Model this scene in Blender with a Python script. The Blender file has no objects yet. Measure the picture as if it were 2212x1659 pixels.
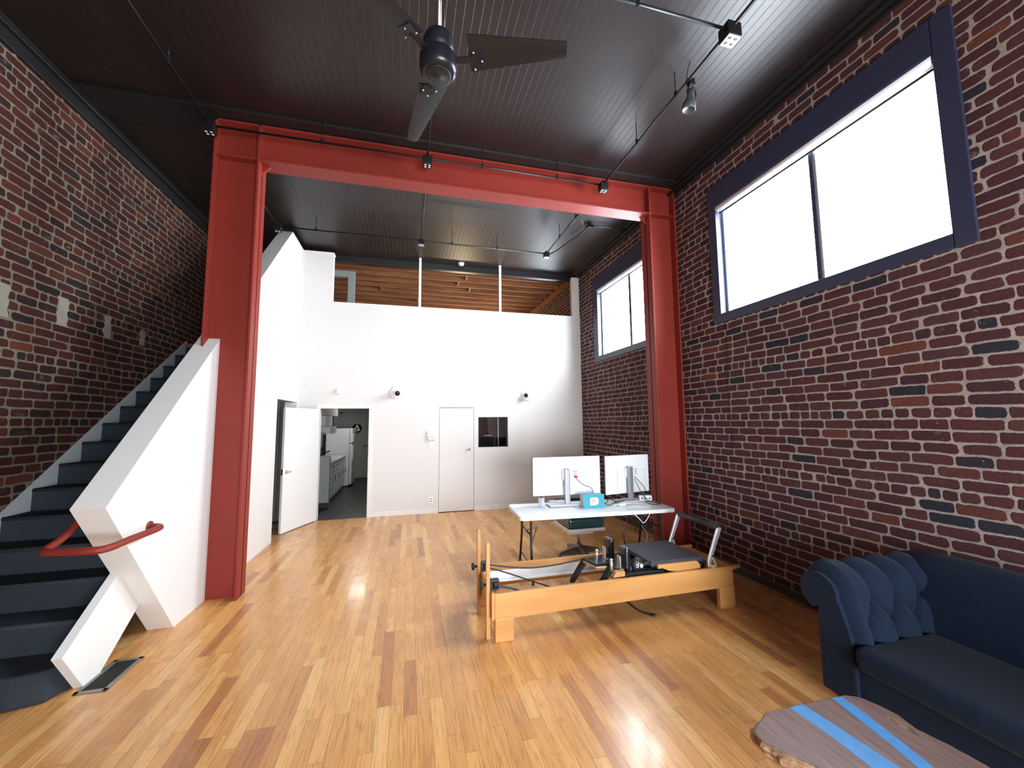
import bpy, bmesh, math, random
from mathutils import Vector, Matrix, Euler
random.seed(7)
PI = math.pi
SC = bpy.context.scene
COL = SC.collection

# ------------------------------------------------------------------ camera
F_PX, W_PX, H_PX = 864.2, 2212, 1659
YAW, PITCH, ROLL, CAM_H = .2538, .0936, -.0091, 1.8
cy_, sy_, cp_, sp_ = math.cos(YAW), math.sin(YAW), math.cos(PITCH), math.sin(PITCH)
fwd = Vector((sy_*cp_, cy_*cp_, sp_)); right = Vector((cy_, -sy_, 0)); up = right.cross(fwd)
r_ = right*math.cos(ROLL) + up*math.sin(ROLL); u_ = -right*math.sin(ROLL) + up*math.cos(ROLL)
cam_d = bpy.data.cameras.new('camera'); cam = bpy.data.objects.new('camera', cam_d); COL.objects.link(cam)
m = Matrix((r_, u_, -fwd)).transposed().to_4x4(); m.translation = Vector((0, 0, CAM_H)); cam.matrix_world = m
cam_d.sensor_fit = 'HORIZONTAL'; cam_d.sensor_width = 36; cam_d.lens = F_PX/W_PX*36
cam_d.clip_start = .05; cam_d.clip_end = 200
SC.camera = cam

# ------------------------------------------------------------------ world, exposure, sampling
SC.view_settings.view_transform = 'Standard'; SC.view_settings.look = 'None'
SC.view_settings.gamma = 1; SC.view_settings.use_curve_mapping = False
SC.view_settings.exposure = 2.0
SC.cycles.use_denoising = True
SC.cycles.max_bounces = 10; SC.cycles.diffuse_bounces = 6; SC.cycles.glossy_bounces = 4
SC.cycles.caustics_reflective = False; SC.cycles.caustics_refractive = False
SC.cycles.sample_clamp_indirect = 8
w = bpy.data.worlds.new('overcast_sky'); SC.world = w; w.use_nodes = True
bg = w.node_tree.nodes['Background']; bg.inputs[0].default_value = (.86, .93, 1, 1); bg.inputs[1].default_value = 11.5

def portal(x, y, z, sx, sy, rot):
    l = bpy.data.lights.new('window_portal', 'AREA'); l.shape = 'RECTANGLE'; l.size = sx; l.size_y = sy
    l.cycles.is_portal = True
    o = bpy.data.objects.new('window_portal', l); COL.objects.link(o); o.location = (x, y, z); o.rotation_euler = rot
portal(4.12, 2.92, 3.815, 1.38, 2.15, (0, PI/2, 0))
portal(4.12, 6.27, 3.815, 1.38, 2.15, (0, PI/2, 0))
portal(4.12, 10.7, 3.85, 1.0, 2.2, (0, PI/2, 0))
portal(1.7, -2.95, 1.35, 3.0, 2.1, (PI/2, 0, 0))
def area(name, x, y, z, sx, sy, rot, power, col):
    l = bpy.data.lights.new(name, 'AREA'); l.shape = 'RECTANGLE'; l.size = sx; l.size_y = sy
    l.energy = power; l.color = col
    o = bpy.data.objects.new(name, l); COL.objects.link(o); o.location = (x, y, z); o.rotation_euler = rot
area('added_joist_fill', 1.6, 12.6, 3.5, .5, .5, (PI, 0, 0), 26, (1, .78, .5))  # added light, unseen below the parapet, brightens the joist undersides
area('added_kitchen_fill', -1.2, 11.6, 2.55, .4, .9, (0, 0, 0), 7, (1, .97, .92))  # added fill light for the dim kitchen, no fixture modelled

# ------------------------------------------------------------------ materials
MATS = {}
def newmat(name):
    mt = bpy.data.materials.new(name); mt.use_nodes = True; MATS[name] = mt
    return mt, mt.node_tree.nodes, mt.node_tree.links, mt.node_tree.nodes['Principled BSDF']
def simple(name, col, rough=.5, metal=0, noise=.06, nscale=12, bump=0, bscale=60, coat=0, spec=.5, sheen=0):
    mt, N, L, b = newmat(name)
    tc = N.new('ShaderNodeTexCoord'); n = N.new('ShaderNodeTexNoise'); n.inputs['Scale'].default_value = nscale
    n.inputs['Detail'].default_value = 4
    L.new(tc.outputs['Object'], n.inputs['Vector'])
    mr = N.new('ShaderNodeMapRange'); mr.inputs[3].default_value = 1-noise; mr.inputs[4].default_value = 1+noise
    L.new(n.outputs['Fac'], mr.inputs[0])
    vm = N.new('ShaderNodeVectorMath'); vm.operation = 'SCALE'; vm.inputs[0].default_value = col
    L.new(mr.outputs[0], vm.inputs['Scale']); L.new(vm.outputs[0], b.inputs['Base Color'])
    b.inputs['Roughness'].default_value = rough; b.inputs['Metallic'].default_value = metal
    b.inputs['Coat Weight'].default_value = coat; b.inputs['Specular IOR Level'].default_value = spec
    if sheen: b.inputs['Sheen Weight'].default_value = sheen
    if bump:
        n2 = N.new('ShaderNodeTexNoise'); n2.inputs['Scale'].default_value = bscale; n2.inputs['Detail'].default_value = 3
        L.new(tc.outputs['Object'], n2.inputs['Vector'])
        bp = N.new('ShaderNodeBump'); bp.inputs['Strength'].default_value = bump; bp.inputs['Distance'].default_value = .01
        L.new(n2.outputs['Fac'], bp.inputs['Height']); L.new(bp.outputs[0], b.inputs['Normal'])
    return mt

def ramp(N, stops, interp='LINEAR'):
    r = N.new('ShaderNodeValToRGB'); r.color_ramp.interpolation = interp
    e = r.color_ramp.elements
    while len(e) > 1: e.remove(e[-1])
    e[0].position = stops[0][0]; e[0].color = (*stops[0][1], 1)
    for p, c in stops[1:]:
        k = e.new(p); k.color = (*c, 1)
    return r
def mixc(N, L, fac, a, b, typ='MIX'):
    mx = N.new('ShaderNodeMix'); mx.data_type = 'RGBA'; mx.blend_type = typ
    for sock, v in ((mx.inputs[0], fac), (mx.inputs[6], a), (mx.inputs[7], b)):
        if isinstance(v, (int, float)): sock.default_value = v
        elif isinstance(v, tuple): sock.default_value = (*v, 1)
        else: L.new(v, sock)
    return mx.outputs[2]

def brickmat(name, mortar, stops, mort=.0072, seed=0.0, patch=.62):
    """wall in the world YZ plane: courses run along Y, rounded old bricks of uneven length"""
    mt, N, L, b = newmat(name)
    def M(op, a, c=None, d=None):
        n = N.new('ShaderNodeMath'); n.operation = op
        for k, v in enumerate((a, c, d)):
            if v is None: continue
            if isinstance(v, (int, float)): n.inputs[k].default_value = v
            else: L.new(v, n.inputs[k])
        return n.outputs[0]
    tc = N.new('ShaderNodeTexCoord')
    sep = N.new('ShaderNodeSeparateXYZ'); L.new(tc.outputs['Object'], sep.inputs[0])
    com = N.new('ShaderNodeCombineXYZ'); L.new(sep.outputs['Y'], com.inputs['X']); L.new(sep.outputs['Z'], com.inputs['Y']); com.inputs['Z'].default_value = seed
    def noise(scale, detail=2, rough=.5, vec=None):
        n = N.new('ShaderNodeTexNoise'); n.inputs['Scale'].default_value = scale; n.inputs['Detail'].default_value = detail
        n.inputs['Roughness'].default_value = rough
        L.new(vec if vec is not None else com.outputs[0], n.inputs['Vector']); return n
    def c01(n, k):
        sp = N.new('ShaderNodeSeparateColor'); L.new(n.outputs['Color'], sp.inputs[0]); return sp.outputs[k]
    H_ = .0853
    na, nb, nc = noise(1.3), noise(8), noise(38, 3)
    y = sep.outputs['Y']; z = sep.outputs['Z']
    z2 = M('ADD', z, M('MULTIPLY', M('SUBTRACT', c01(na, 0), .5), .035))
    z2 = M('ADD', z2, M('MULTIPLY', M('SUBTRACT', c01(nb, 0), .5), .012))
    z2 = M('ADD', z2, M('MULTIPLY', M('SUBTRACT', c01(nc, 0), .5), .010))
    y2 = M('ADD', y, M('MULTIPLY', M('SUBTRACT', c01(nb, 1), .5), .016))
    y2 = M('ADD', y2, M('MULTIPLY', M('SUBTRACT', c01(nc, 1), .5), .012))
    rz = M('DIVIDE', z2, H_); row = M('FLOOR', rz)
    # uneven brick lengths: a smooth shift along each course
    cv = N.new('ShaderNodeCombineXYZ'); L.new(M('MULTIPLY', y, 2.1), cv.inputs['X']); L.new(M('MULTIPLY', row, 7.31), cv.inputs['Y']); cv.inputs['Z'].default_value = seed
    sh = noise(1.0, 2, .6, cv.outputs[0])
    rw = N.new('ShaderNodeTexWhiteNoise'); rw.noise_dimensions = '1D'; L.new(row, rw.inputs['W'])
    y3 = M('ADD', M('ADD', y2, M('MULTIPLY', sh.outputs['Fac'], .34)), M('MULTIPLY', rw.outputs['Value'], .21))
    header = M('LESS_THAN', M('MODULO', M('ADD', row, 700), 7), .5)
    W_ = M('SUBTRACT', .236, M('MULTIPLY', header, .118))
    ry = M('DIVIDE', y3, W_); colm = M('FLOOR', ry)
    u = M('MULTIPLY', M('SUBTRACT', M('FRACT', ry), .5), W_); v = M('MULTIPLY', M('SUBTRACT', M('FRACT', rz), .5), H_)
    R_ = .021
    mv = M('ADD', mort-.003, M('MULTIPLY', c01(nb, 2), .008))
    qx = M('SUBTRACT', M('ABSOLUTE', u), M('SUBTRACT', M('SUBTRACT', M('MULTIPLY', W_, .5), mv), R_))
    qy = M('SUBTRACT', M('ABSOLUTE', v), M('SUBTRACT', M('SUBTRACT', H_*.5, mv), R_))
    d = M('SUBTRACT', M('SQRT', M('ADD', M('POWER', M('MAXIMUM', qx, 0), 2), M('POWER', M('MAXIMUM', qy, 0), 2))), R_)
    d = M('ADD', d, M('MINIMUM', M('MAXIMUM', qx, qy), 0))
    fine = noise(120, 4, .7)
    d = M('ADD', d, M('MULTIPLY', M('SUBTRACT', fine.outputs['Fac'], .5), .008))
    mr = N.new('ShaderNodeMapRange'); mr.interpolation_type = 'SMOOTHSTEP'; mr.inputs[1].default_value = -.0025; mr.inputs[2].default_value = .0022; L.new(d, mr.inputs[0])
    mask = mr.outputs[0]                                     # 1 = mortar
    idv = N.new('ShaderNodeCombineXYZ'); L.new(colm, idv.inputs['X']); L.new(row, idv.inputs['Y']); idv.inputs['Z'].default_value = seed
    wn = N.new('ShaderNodeTexWhiteNoise'); wn.noise_dimensions = '3D'; L.new(idv.outputs[0], wn.inputs['Vector'])
    cr = ramp(N, stops); L.new(wn.outputs['Value'], cr.inputs[0])
    n3 = noise(30, 5, .75)
    m3 = N.new('ShaderNodeMapRange'); m3.inputs[3].default_value = .45; m3.inputs[4].default_value = 1.55; L.new(n3.outputs['Fac'], m3.inputs[0])
    vm = N.new('ShaderNodeVectorMath'); vm.operation = 'SCALE'; L.new(cr.outputs[0], vm.inputs[0]); L.new(m3.outputs[0], vm.inputs['Scale'])
    n6 = noise(3.1, 5, .7); m6 = N.new('ShaderNodeMapRange'); m6.inputs[3].default_value = .5; m6.inputs[4].default_value = 1.5; L.new(n6.outputs['Fac'], m6.inputs[0])
    mo = N.new('ShaderNodeVectorMath'); mo.operation = 'SCALE'; mo.inputs[0].default_value = mortar; L.new(M('MULTIPLY', m3.outputs[0], m6.outputs[0]), mo.inputs['Scale'])
    # old mortar smears and pale chips over some bricks
    sm = noise(6, 6, .8); sr = ramp(N, [(patch, (0, 0, 0)), (patch+.1, (.6, .6, .6))]); L.new(sm.outputs['Fac'], sr.inputs[0])
    ch = noise(55, 2, .5); crr = ramp(N, [(.74, (0, 0, 0)), (.77, (.8, .8, .8))]); L.new(ch.outputs['Fac'], crr.inputs[0])
    c1 = mixc(N, L, sr.outputs[0], vm.outputs[0], mo.outputs[0])
    c2 = mixc(N, L, crr.outputs[0], c1, tuple(x*1.5 for x in mortar))
    c = mixc(N, L, mask, c2, mo.outputs[0])
    L.new(c, b.inputs['Base Color'])
    b.inputs['Roughness'].default_value = .85; b.inputs['Specular IOR Level'].default_value = .25
    hh = M('ADD', M('SUBTRACT', 1, mask), M('MULTIPLY', n3.outputs['Fac'], .45))
    bp = N.new('ShaderNodeBump'); bp.inputs['Strength'].default_value = .9; bp.inputs['Distance'].default_value = .014
    L.new(hh, bp.inputs['Height']); L.new(bp.outputs[0], b.inputs['Normal'])
    return mt
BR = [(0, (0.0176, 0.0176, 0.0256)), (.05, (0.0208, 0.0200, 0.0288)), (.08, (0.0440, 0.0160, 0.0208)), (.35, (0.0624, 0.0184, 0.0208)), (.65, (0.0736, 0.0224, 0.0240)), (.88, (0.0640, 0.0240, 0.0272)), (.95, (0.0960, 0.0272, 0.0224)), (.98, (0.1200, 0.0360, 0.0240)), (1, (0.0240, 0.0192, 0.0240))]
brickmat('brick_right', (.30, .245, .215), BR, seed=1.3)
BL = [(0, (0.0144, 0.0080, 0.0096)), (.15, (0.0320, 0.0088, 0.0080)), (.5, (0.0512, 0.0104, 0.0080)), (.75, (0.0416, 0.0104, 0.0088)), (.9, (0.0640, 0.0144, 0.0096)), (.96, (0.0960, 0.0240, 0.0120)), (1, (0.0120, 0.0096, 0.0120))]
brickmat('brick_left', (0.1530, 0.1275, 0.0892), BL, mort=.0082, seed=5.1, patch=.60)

def floormat():
    mt, N, L, b = newmat('oak_strip_floor')
    tc = N.new('ShaderNodeTexCoord'); sep = N.new('ShaderNodeSeparateXYZ'); L.new(tc.outputs['Object'], sep.inputs[0])
    com = N.new('ShaderNodeCombineXYZ'); L.new(sep.outputs['Y'], com.inputs['X']); L.new(sep.outputs['X'], com.inputs['Y'])
    t = N.new('ShaderNodeTexBrick'); t.inputs['Scale'].default_value = 1; t.inputs['Brick Width'].default_value = .95; t.inputs['Row Height'].default_value = .082
    t.inputs['Mortar Size'].default_value = .0009; t.inputs['Mortar Smooth'].default_value = .2; t.offset = .37; t.offset_frequency = 3
    t.squash = .62; t.squash_frequency = 4
    t.inputs['Color1'].default_value = (0, 0, 0, 1); t.inputs['Color2'].default_value = (1, 1, 1, 1); t.inputs['Mortar'].default_value = (.5, .5, .5, 1)
    L.new(com.outputs[0], t.inputs['Vector'])
    cr = ramp(N, [(0, (.40, .160, .060)), (.07, (.52, .220, .072)), (.18, (.62, .285, .090)), (.6, (.68, .330, .105)), (.88, (.73, .375, .125)), (1, (.78, .44, .17))]); L.new(t.outputs['Color'], cr.inputs[0])
    # per plank offset for the grain
    ks = N.new('ShaderNodeVectorMath'); ks.operation = 'SCALE'; ks.inputs['Scale'].default_value = 37; L.new(t.outputs['Color'], ks.inputs[0])
    ad = N.new('ShaderNodeVectorMath'); ad.operation = 'ADD'; L.new(tc.outputs['Object'], ad.inputs[0]); L.new(ks.outputs[0], ad.inputs[1])
    mp = N.new('ShaderNodeMapping'); mp.inputs['Scale'].default_value = (17, .75, 17); L.new(ad.outputs[0], mp.inputs['Vector'])
    n1 = N.new('ShaderNodeTexNoise'); n1.inputs['Scale'].default_value = 1.3; n1.inputs['Detail'].default_value = 2; L.new(mp.outputs[0], n1.inputs['Vector'])
    mu = N.new('ShaderNodeMath'); mu.operation = 'MULTIPLY'; mu.inputs[1].default_value = 50; L.new(n1.outputs['Fac'], mu.inputs[0])
    sn = N.new('ShaderNodeMath'); sn.operation = 'SINE'; L.new(mu.outputs[0], sn.inputs[0])
    pw = N.new('ShaderNodeMapRange'); pw.inputs[1].default_value = .1; pw.inputs[2].default_value = 1; pw.inputs[3].default_value = 1.04; pw.inputs[4].default_value = .80; L.new(sn.outputs[0], pw.inputs[0])
    mp2 = N.new('ShaderNodeMapping'); mp2.inputs['Scale'].default_value = (140, 5, 1); L.new(ad.outputs[0], mp2.inputs['Vector'])
    n2 = N.new('ShaderNodeTexNoise'); n2.inputs['Scale'].default_value = 1; n2.inputs['Detail'].default_value = 3; L.new(mp2.outputs[0], n2.inputs['Vector'])
    m2 = N.new('ShaderNodeMapRange'); m2.inputs[3].default_value = .88; m2.inputs[4].default_value = 1.12; L.new(n2.outputs['Fac'], m2.inputs[0])
    mm = N.new('ShaderNodeMath'); mm.operation = 'MULTIPLY'; L.new(pw.outputs[0], mm.inputs[0]); L.new(m2.outputs[0], mm.inputs[1])
    vm = N.new('ShaderNodeVectorMath'); vm.operation = 'SCALE'; L.new(cr.outputs[0], vm.inputs[0]); L.new(mm.outputs[0], vm.inputs['Scale'])
    c = mixc(N, L, t.outputs['Fac'], vm.outputs[0], (.10, .04, .015))
    L.new(c, b.inputs['Base Color'])
    b.inputs['Roughness'].default_value = .27; b.inputs['Specular IOR Level'].default_value = .5
    b.inputs['Coat Weight'].default_value = .12; b.inputs['Coat Roughness'].default_value = .08; b.inputs['Specular IOR Level'].default_value = .42
    n5 = N.new('ShaderNodeTexNoise'); n5.inputs['Scale'].default_value = 5; L.new(tc.outputs['Object'], n5.inputs['Vector'])
    m5 = N.new('ShaderNodeMapRange'); m5.inputs[3].default_value = .2; m5.inputs[4].default_value = .36; L.new(n5.outputs['Fac'], m5.inputs[0]); L.new(m5.outputs[0], b.inputs['Roughness'])
    bp = N.new('ShaderNodeBump'); bp.inputs['Strength'].default_value = .25; bp.inputs['Distance'].default_value = .002; bp.invert = True
    L.new(t.outputs['Fac'], bp.inputs['Height']); L.new(bp.outputs[0], b.inputs['Normal'])
floormat()

def grooves(name, col, pitch, groovecol, rough, axis='X', width=.06, depth=.004, coat=0):
    mt, N, L, b = newmat(name)
    tc = N.new('ShaderNodeTexCoord'); sep = N.new('ShaderNodeSeparateXYZ'); L.new(tc.outputs['Object'], sep.inputs[0])
    d = N.new('ShaderNodeMath'); d.operation = 'DIVIDE'; d.inputs[1].default_value = pitch; L.new(sep.outputs[axis], d.inputs[0])
    fr = N.new('ShaderNodeMath'); fr.operation = 'FRACT'; L.new(d.outputs[0], fr.inputs[0])
    s = N.new('ShaderNodeMath'); s.operation = 'SUBTRACT'; s.inputs[1].default_value = .5; L.new(fr.outputs[0], s.inputs[0])
    a = N.new('ShaderNodeMath'); a.operation = 'ABSOLUTE'; L.new(s.outputs[0], a.inputs[0])
    mr = N.new('ShaderNodeMapRange'); mr.inputs[1].default_value = 0; mr.inputs[2].default_value = width; mr.inputs[3].default_value = 0; mr.inputs[4].default_value = 1; L.new(a.outputs[0], mr.inputs[0])
    n = N.new('ShaderNodeTexNoise'); n.inputs['Scale'].default_value = 3; L.new(tc.outputs['Object'], n.inputs['Vector'])
    c0 = mixc(N, L, n.outputs['Fac'], tuple(x*.85 for x in col), tuple(x*1.15 for x in col))
    c = mixc(N, L, mr.outputs[0], groovecol, c0); L.new(c, b.inputs['Base Color'])
    b.inputs['Roughness'].default_value = rough; b.inputs['Coat Weight'].default_value = coat
    bp = N.new('ShaderNodeBump'); bp.inputs['Strength'].default_value = .6; bp.inputs['Distance'].default_value = depth
    L.new(mr.outputs[0], bp.inputs['Height']); L.new(bp.outputs[0], b.inputs['Normal'])
grooves('ceiling_beadboard', (.0145, .0090, .0088), .075, (.004, .0028, .003), .41, width=.03, depth=.003)
grooves('kitchen_tile', (.018, .02, .023), .46, (.006, .006, .007), .42, width=.01, depth=.001)
grooves('loft_sheathing', (.15, .065, .028), .14, (.03, .015, .01), .7, axis='X', width=.04)

def woodmat(name, c1, c2, sx=(3, 30, 30), rough=.4, coat=.1):
    mt, N, L, b = newmat(name)
    tc = N.new('ShaderNodeTexCoord'); mp = N.new('ShaderNodeMapping'); mp.inputs['Scale'].default_value = sx; L.new(tc.outputs['Object'], mp.inputs['Vector'])
    n = N.new('ShaderNodeTexNoise'); n.inputs['Scale'].default_value = 1; n.inputs['Detail'].default_value = 6; n.inputs['Distortion'].default_value = .6; L.new(mp.outputs[0], n.inputs['Vector'])
    r = ramp(N, [(.3, c1), (.7, c2)]); L.new(n.outputs['Fac'], r.inputs[0]); L.new(r.outputs[0], b.inputs['Base Color'])
    b.inputs['Roughness'].default_value = rough; b.inputs['Coat Weight'].default_value = coat
    return mt
woodmat('maple', (.50, .23, .065), (.62, .32, .105), (1.2, 9, 9), .4, .1)
woodmat('joist_wood', (.13, .045, .014), (.27, .10, .032), (1.5, 14, 14), .7, 0)
woodmat('slab_walnut', (.10, .045, .035), (.20, .105, .085), (60, 4, 60), .45, .15)
woodmat('bark', (.05, .03, .02), (.42, .24, .13), (22, 22, 60), .8, 0)
simple('white_paint', (.70, .695, .68), .55, noise=.02)
simple('white_wall', (.68, .665, .645), .7, noise=.02, bump=.08, bscale=45)
simple('white_trim', (.74, .73, .70), .45, noise=.02)
simple('grey_trim', (.24, .26, .25), .5, noise=.03)
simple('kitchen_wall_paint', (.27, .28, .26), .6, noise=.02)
simple('kitchen_white', (.48, .49, .50), .35, noise=.02)
simple('spot_grey', (.06, .065, .065), .45)
simple('red_steel', (.215, .025, .017), .5, noise=.10, nscale=3, spec=.3)
simple('stringer_paint', (.46, .48, .50), .5, noise=.03)
simple('navy_paint', (.026, .030, .062), .42, noise=.08)  # dark navy, pushed bluer to imitate the glare around the window
simple('black_paint', (.012, .011, .012), .4)
simple('black_metal', (.012, .012, .013), .38, metal=.3)
simple('fan_grey', (.006, .0065, .007), .5)
simple('pale_stucco', (.55, .72, .82), .8)
simple('fan_hub', (.014, .014, .022), .3, metal=.3)
simple('carpet', (.032, .039, .048), .95, noise=.35, nscale=160, bump=.2, bscale=300, spec=.1)
simple('aluminium', (.66, .67, .67), .32, metal=.7)
simple('steel', (.5, .5, .5), .25, metal=1)
simple('grey_metal', (.20, .195, .19), .4, metal=.5)
simple('white_plastic', (.80, .81, .83), .35, noise=.02)
simple('roller_fabric', (.72, .72, .74), .6, noise=.02)
simple('black_rubber', (.014, .014, .016), .55)
simple('black_vinyl', (.010, .011, .014), .25, coat=.2)
simple('mat_vinyl', (.035, .038, .048), .6, bump=.15, bscale=180)
simple('black_fabric', (.012, .011, .011), .9)
simple('green_leather', (.006, .030, .028), .25, coat=.3)
simple('sofa_velvet', (.0055, .012, .029), .85, noise=.25, nscale=40, bump=.2, bscale=250, sheen=.05, spec=.15)
simple('dark_wood', (.02, .012, .008), .4)
simple('cyan_card', (.03, .33, .42), .5)
simple('cream_paper', (.68, .70, .50), .6)
simple('silver_plastic', (.42, .42, .46), .3, metal=.6)
simple('sponge_brown', (.25, .13, .09), .6)
simple('blue_resin', (.05, .24, .55), .35, noise=.25, nscale=30)
simple('register_metal', (.26, .24, .21), .45, metal=.4)
simple('register_dark', (.030, .028, .024), .6)
simple('white_mark', (.8, .8, .8), .5)
simple('red_plug', (.6, .02, .02), .4)
simple('outlet_grey', (.45, .47, .48), .4, metal=.3)
simple('cord_brown', (.06, .015, .01), .5)
simple('mortar_patch', (.22, .20, .16), .9, noise=.2, bump=.4)
simple('outside_brick', (.5, .5, .5), .9)
mt, N, L, b = newmat('window_glass')
N.remove(b); gl = N.new('ShaderNodeBsdfGlossy'); gl.inputs['Roughness'].default_value = .02; tr = N.new('ShaderNodeBsdfTransparent')
mx = N.new('ShaderNodeMixShader'); mx.inputs[0].default_value = .04
L.new(tr.outputs[0], mx.inputs[1]); L.new(gl.outputs[0], mx.inputs[2]); L.new(mx.outputs[0], N['Material Output'].inputs[0])
mt, N, L, b = newmat('dark_glass')
b.inputs['Base Color'].default_value = (.004, .004, .005, 1); b.inputs['Roughness'].default_value = .04
mt, N, L, b = newmat('clear_plastic')
b.inputs['Base Color'].default_value = (.8, .85, .95, 1); b.inputs['Roughness'].default_value = .1; b.inputs['Alpha'].default_value = .35

# ------------------------------------------------------------------ geometry helpers
class G:
    """collects shapes in one bmesh, local coordinates"""
    def __init__(s): s.bm = bmesh.new()
    def box(s, x0, x1, y0, y1, z0, z1, bev=0, seg=2, rot=None, piv=None):
        b2 = bmesh.new(); bmesh.ops.create_cube(b2, size=1)
        for v in b2.verts: v.co = Vector(((x0+x1)/2+v.co.x*(x1-x0), (y0+y1)/2+v.co.y*(y1-y0), (z0+z1)/2+v.co.z*(z1-z0)))
        if bev: bmesh.ops.bevel(b2, geom=b2.edges[:], offset=bev, segments=seg, profile=.5, affect='EDGES')
        if rot is not None:
            p = Vector(piv if piv else ((x0+x1)/2, (y0+y1)/2, (z0+z1)/2)); R = Euler(rot).to_matrix()
            for v in b2.verts: v.co = R @ (v.co-p) + p
        s.add(b2); return s
    def add(s, b2):
        me = bpy.data.meshes.new('t'); b2.to_mesh(me); b2.free(); s.bm.from_mesh(me); bpy.data.meshes.remove(me)
    def prism(s, pts, axis, a, b, bev=0):
        """polygon pts (2-D) extruded along axis from a to b. axis x: pts=(y,z); y: (x,z); z: (x,y)"""
        b2 = bmesh.new()
        def P(p, t): return {'x': (t, p[0], p[1]), 'y': (p[0], t, p[1]), 'z': (p[0], p[1], t)}[axis]
        va = [b2.verts.new(P(p, a)) for p in pts]; vb = [b2.verts.new(P(p, b)) for p in pts]
        b2.faces.new(va); b2.faces.new(vb[::-1]); n = len(pts)
        for i in range(n): b2.faces.new((va[i], vb[i], vb[(i+1) % n], va[(i+1) % n]))
        bmesh.ops.recalc_face_normals(b2, faces=b2.faces[:])
        if bev: bmesh.ops.bevel(b2, geom=b2.edges[:], offset=bev, segments=2, profile=.5, affect='EDGES')
        s.add(b2); return s
    def tube(s, pts, r, n=10, closed=False, smooth=0):
        pts = [Vector(p) for p in pts]
        for _ in range(smooth):   # Chaikin, ends kept
            q = [pts[0]]
            for i in range(len(pts)-1):
                a, c = pts[i], pts[i+1]; q += [a*.75+c*.25, a*.25+c*.75]
            q.append(pts[-1]); pts = q
        rad = r if callable(r) else (lambda t: r)
        b2 = bmesh.new(); rings = []; prev = None
        for i, p in enumerate(pts):
            d = (pts[min(i+1, len(pts)-1)]-pts[max(i-1, 0)])
            if d.length < 1e-9: d = Vector((0, 0, 1))
            d.normalize()
            if prev is None:
                a = Vector((0, 0, 1)) if abs(d.z) < .9 else Vector((1, 0, 0)); u = d.cross(a).normalized()
            else: u = (prev - d*prev.dot(d)).normalized()
            prev = u; v = d.cross(u); R = rad(i/max(1, len(pts)-1))
            rings.append([b2.verts.new(p + u*math.cos(2*PI*k/n)*R + v*math.sin(2*PI*k/n)*R) for k in range(n)])
        for i in range(len(rings)-1):
            for k in range(n): b2.faces.new((rings[i][k], rings[i][(k+1) % n], rings[i+1][(k+1) % n], rings[i+1][k]))
        b2.faces.new(rings[0][::-1]); b2.faces.new(rings[-1])
        for f in b2.faces: f.smooth = len(f.verts) == 4
        bmesh.ops.recalc_face_normals(b2, faces=b2.faces[:])
        s.add(b2); return s
    def lathe(s, prof, c=(0, 0, 0), n=28, rot=None):
        """prof: (r, z) list"""
        b2 = bmesh.new(); rings = []
        for r, z in prof: rings.append([b2.verts.new((max(r, 1e-4)*math.cos(2*PI*k/n), max(r, 1e-4)*math.sin(2*PI*k/n), z)) for k in range(n)])
        for i in range(len(rings)-1):
            for k in range(n): b2.faces.new((rings[i][k], rings[i][(k+1) % n], rings[i+1][(k+1) % n], rings[i+1][k]))
        b2.faces.new(rings[0][::-1]); b2.faces.new(rings[-1])
        for f in b2.faces: f.smooth = len(f.verts) == 4
        bmesh.ops.recalc_face_normals(b2, faces=b2.faces[:])
        if rot is not None:
            R = Euler(rot).to_matrix()
            for v in b2.verts: v.co = R @ v.co
        for v in b2.verts: v.co += Vector(c)
        s.add(b2); return s
    def grid(s, f, nu, nv, thick=None):
        vs = [[s.bm.verts.new(f(i/nu, j/nv)) for j in range(nv+1)] for i in range(nu+1)]
        for i in range(nu):
            for j in range(nv):
                fa = s.bm.faces.new((vs[i][j], vs[i+1][j], vs[i+1][j+1], vs[i][j+1])); fa.smooth = True
        return s

def obj(name, g, mat, parent=None, smooth=False):
    me = bpy.data.meshes.new(name); g.bm.to_mesh(me); g.bm.free()
    me.materials.append(MATS[mat]); o = bpy.data.objects.new(name, me); COL.objects.link(o)
    if smooth:
        for p in me.polygons: p.use_smooth = True
    if parent is not None: o.parent = parent
    return o
def tag(o, label, cat, group=None):
    o['label'] = label; o['category'] = cat
    if group: o['group'] = group
    return o
def thing(name, label, cat, loc=(0, 0, 0), rz=0, group=None):
    o = bpy.data.objects.new(name, None); COL.objects.link(o); o.location = loc; o.rotation_euler = (0, 0, rz)
    o.empty_display_size = .1
    return tag(o, label, cat, group)
def struct(name, g, mat):
    o = obj(name, g, mat); o['kind'] = 'structure'; return o
def copy_tree(o, parent=None):
    c = o.copy(); COL.objects.link(c); c.parent = parent
    for ch in list(o.children): copy_tree(ch, c)
    return c

# ------------------------------------------------------------------ measures of the room (metres)
XR, XL, XP = 3.774, -3.40, -2.0       # right brick wall, left brick wall, room face of the stair wall
YB, YF, YFRONT = 8.30, 4.85, -2.9     # back white wall, face of the steel frame, street wall behind the camera
ZC, ZP, ZT = 5.25, 4.17, 5.14         # ceiling, loft parapet, top of the stair wall
YEND = 14.2

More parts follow.
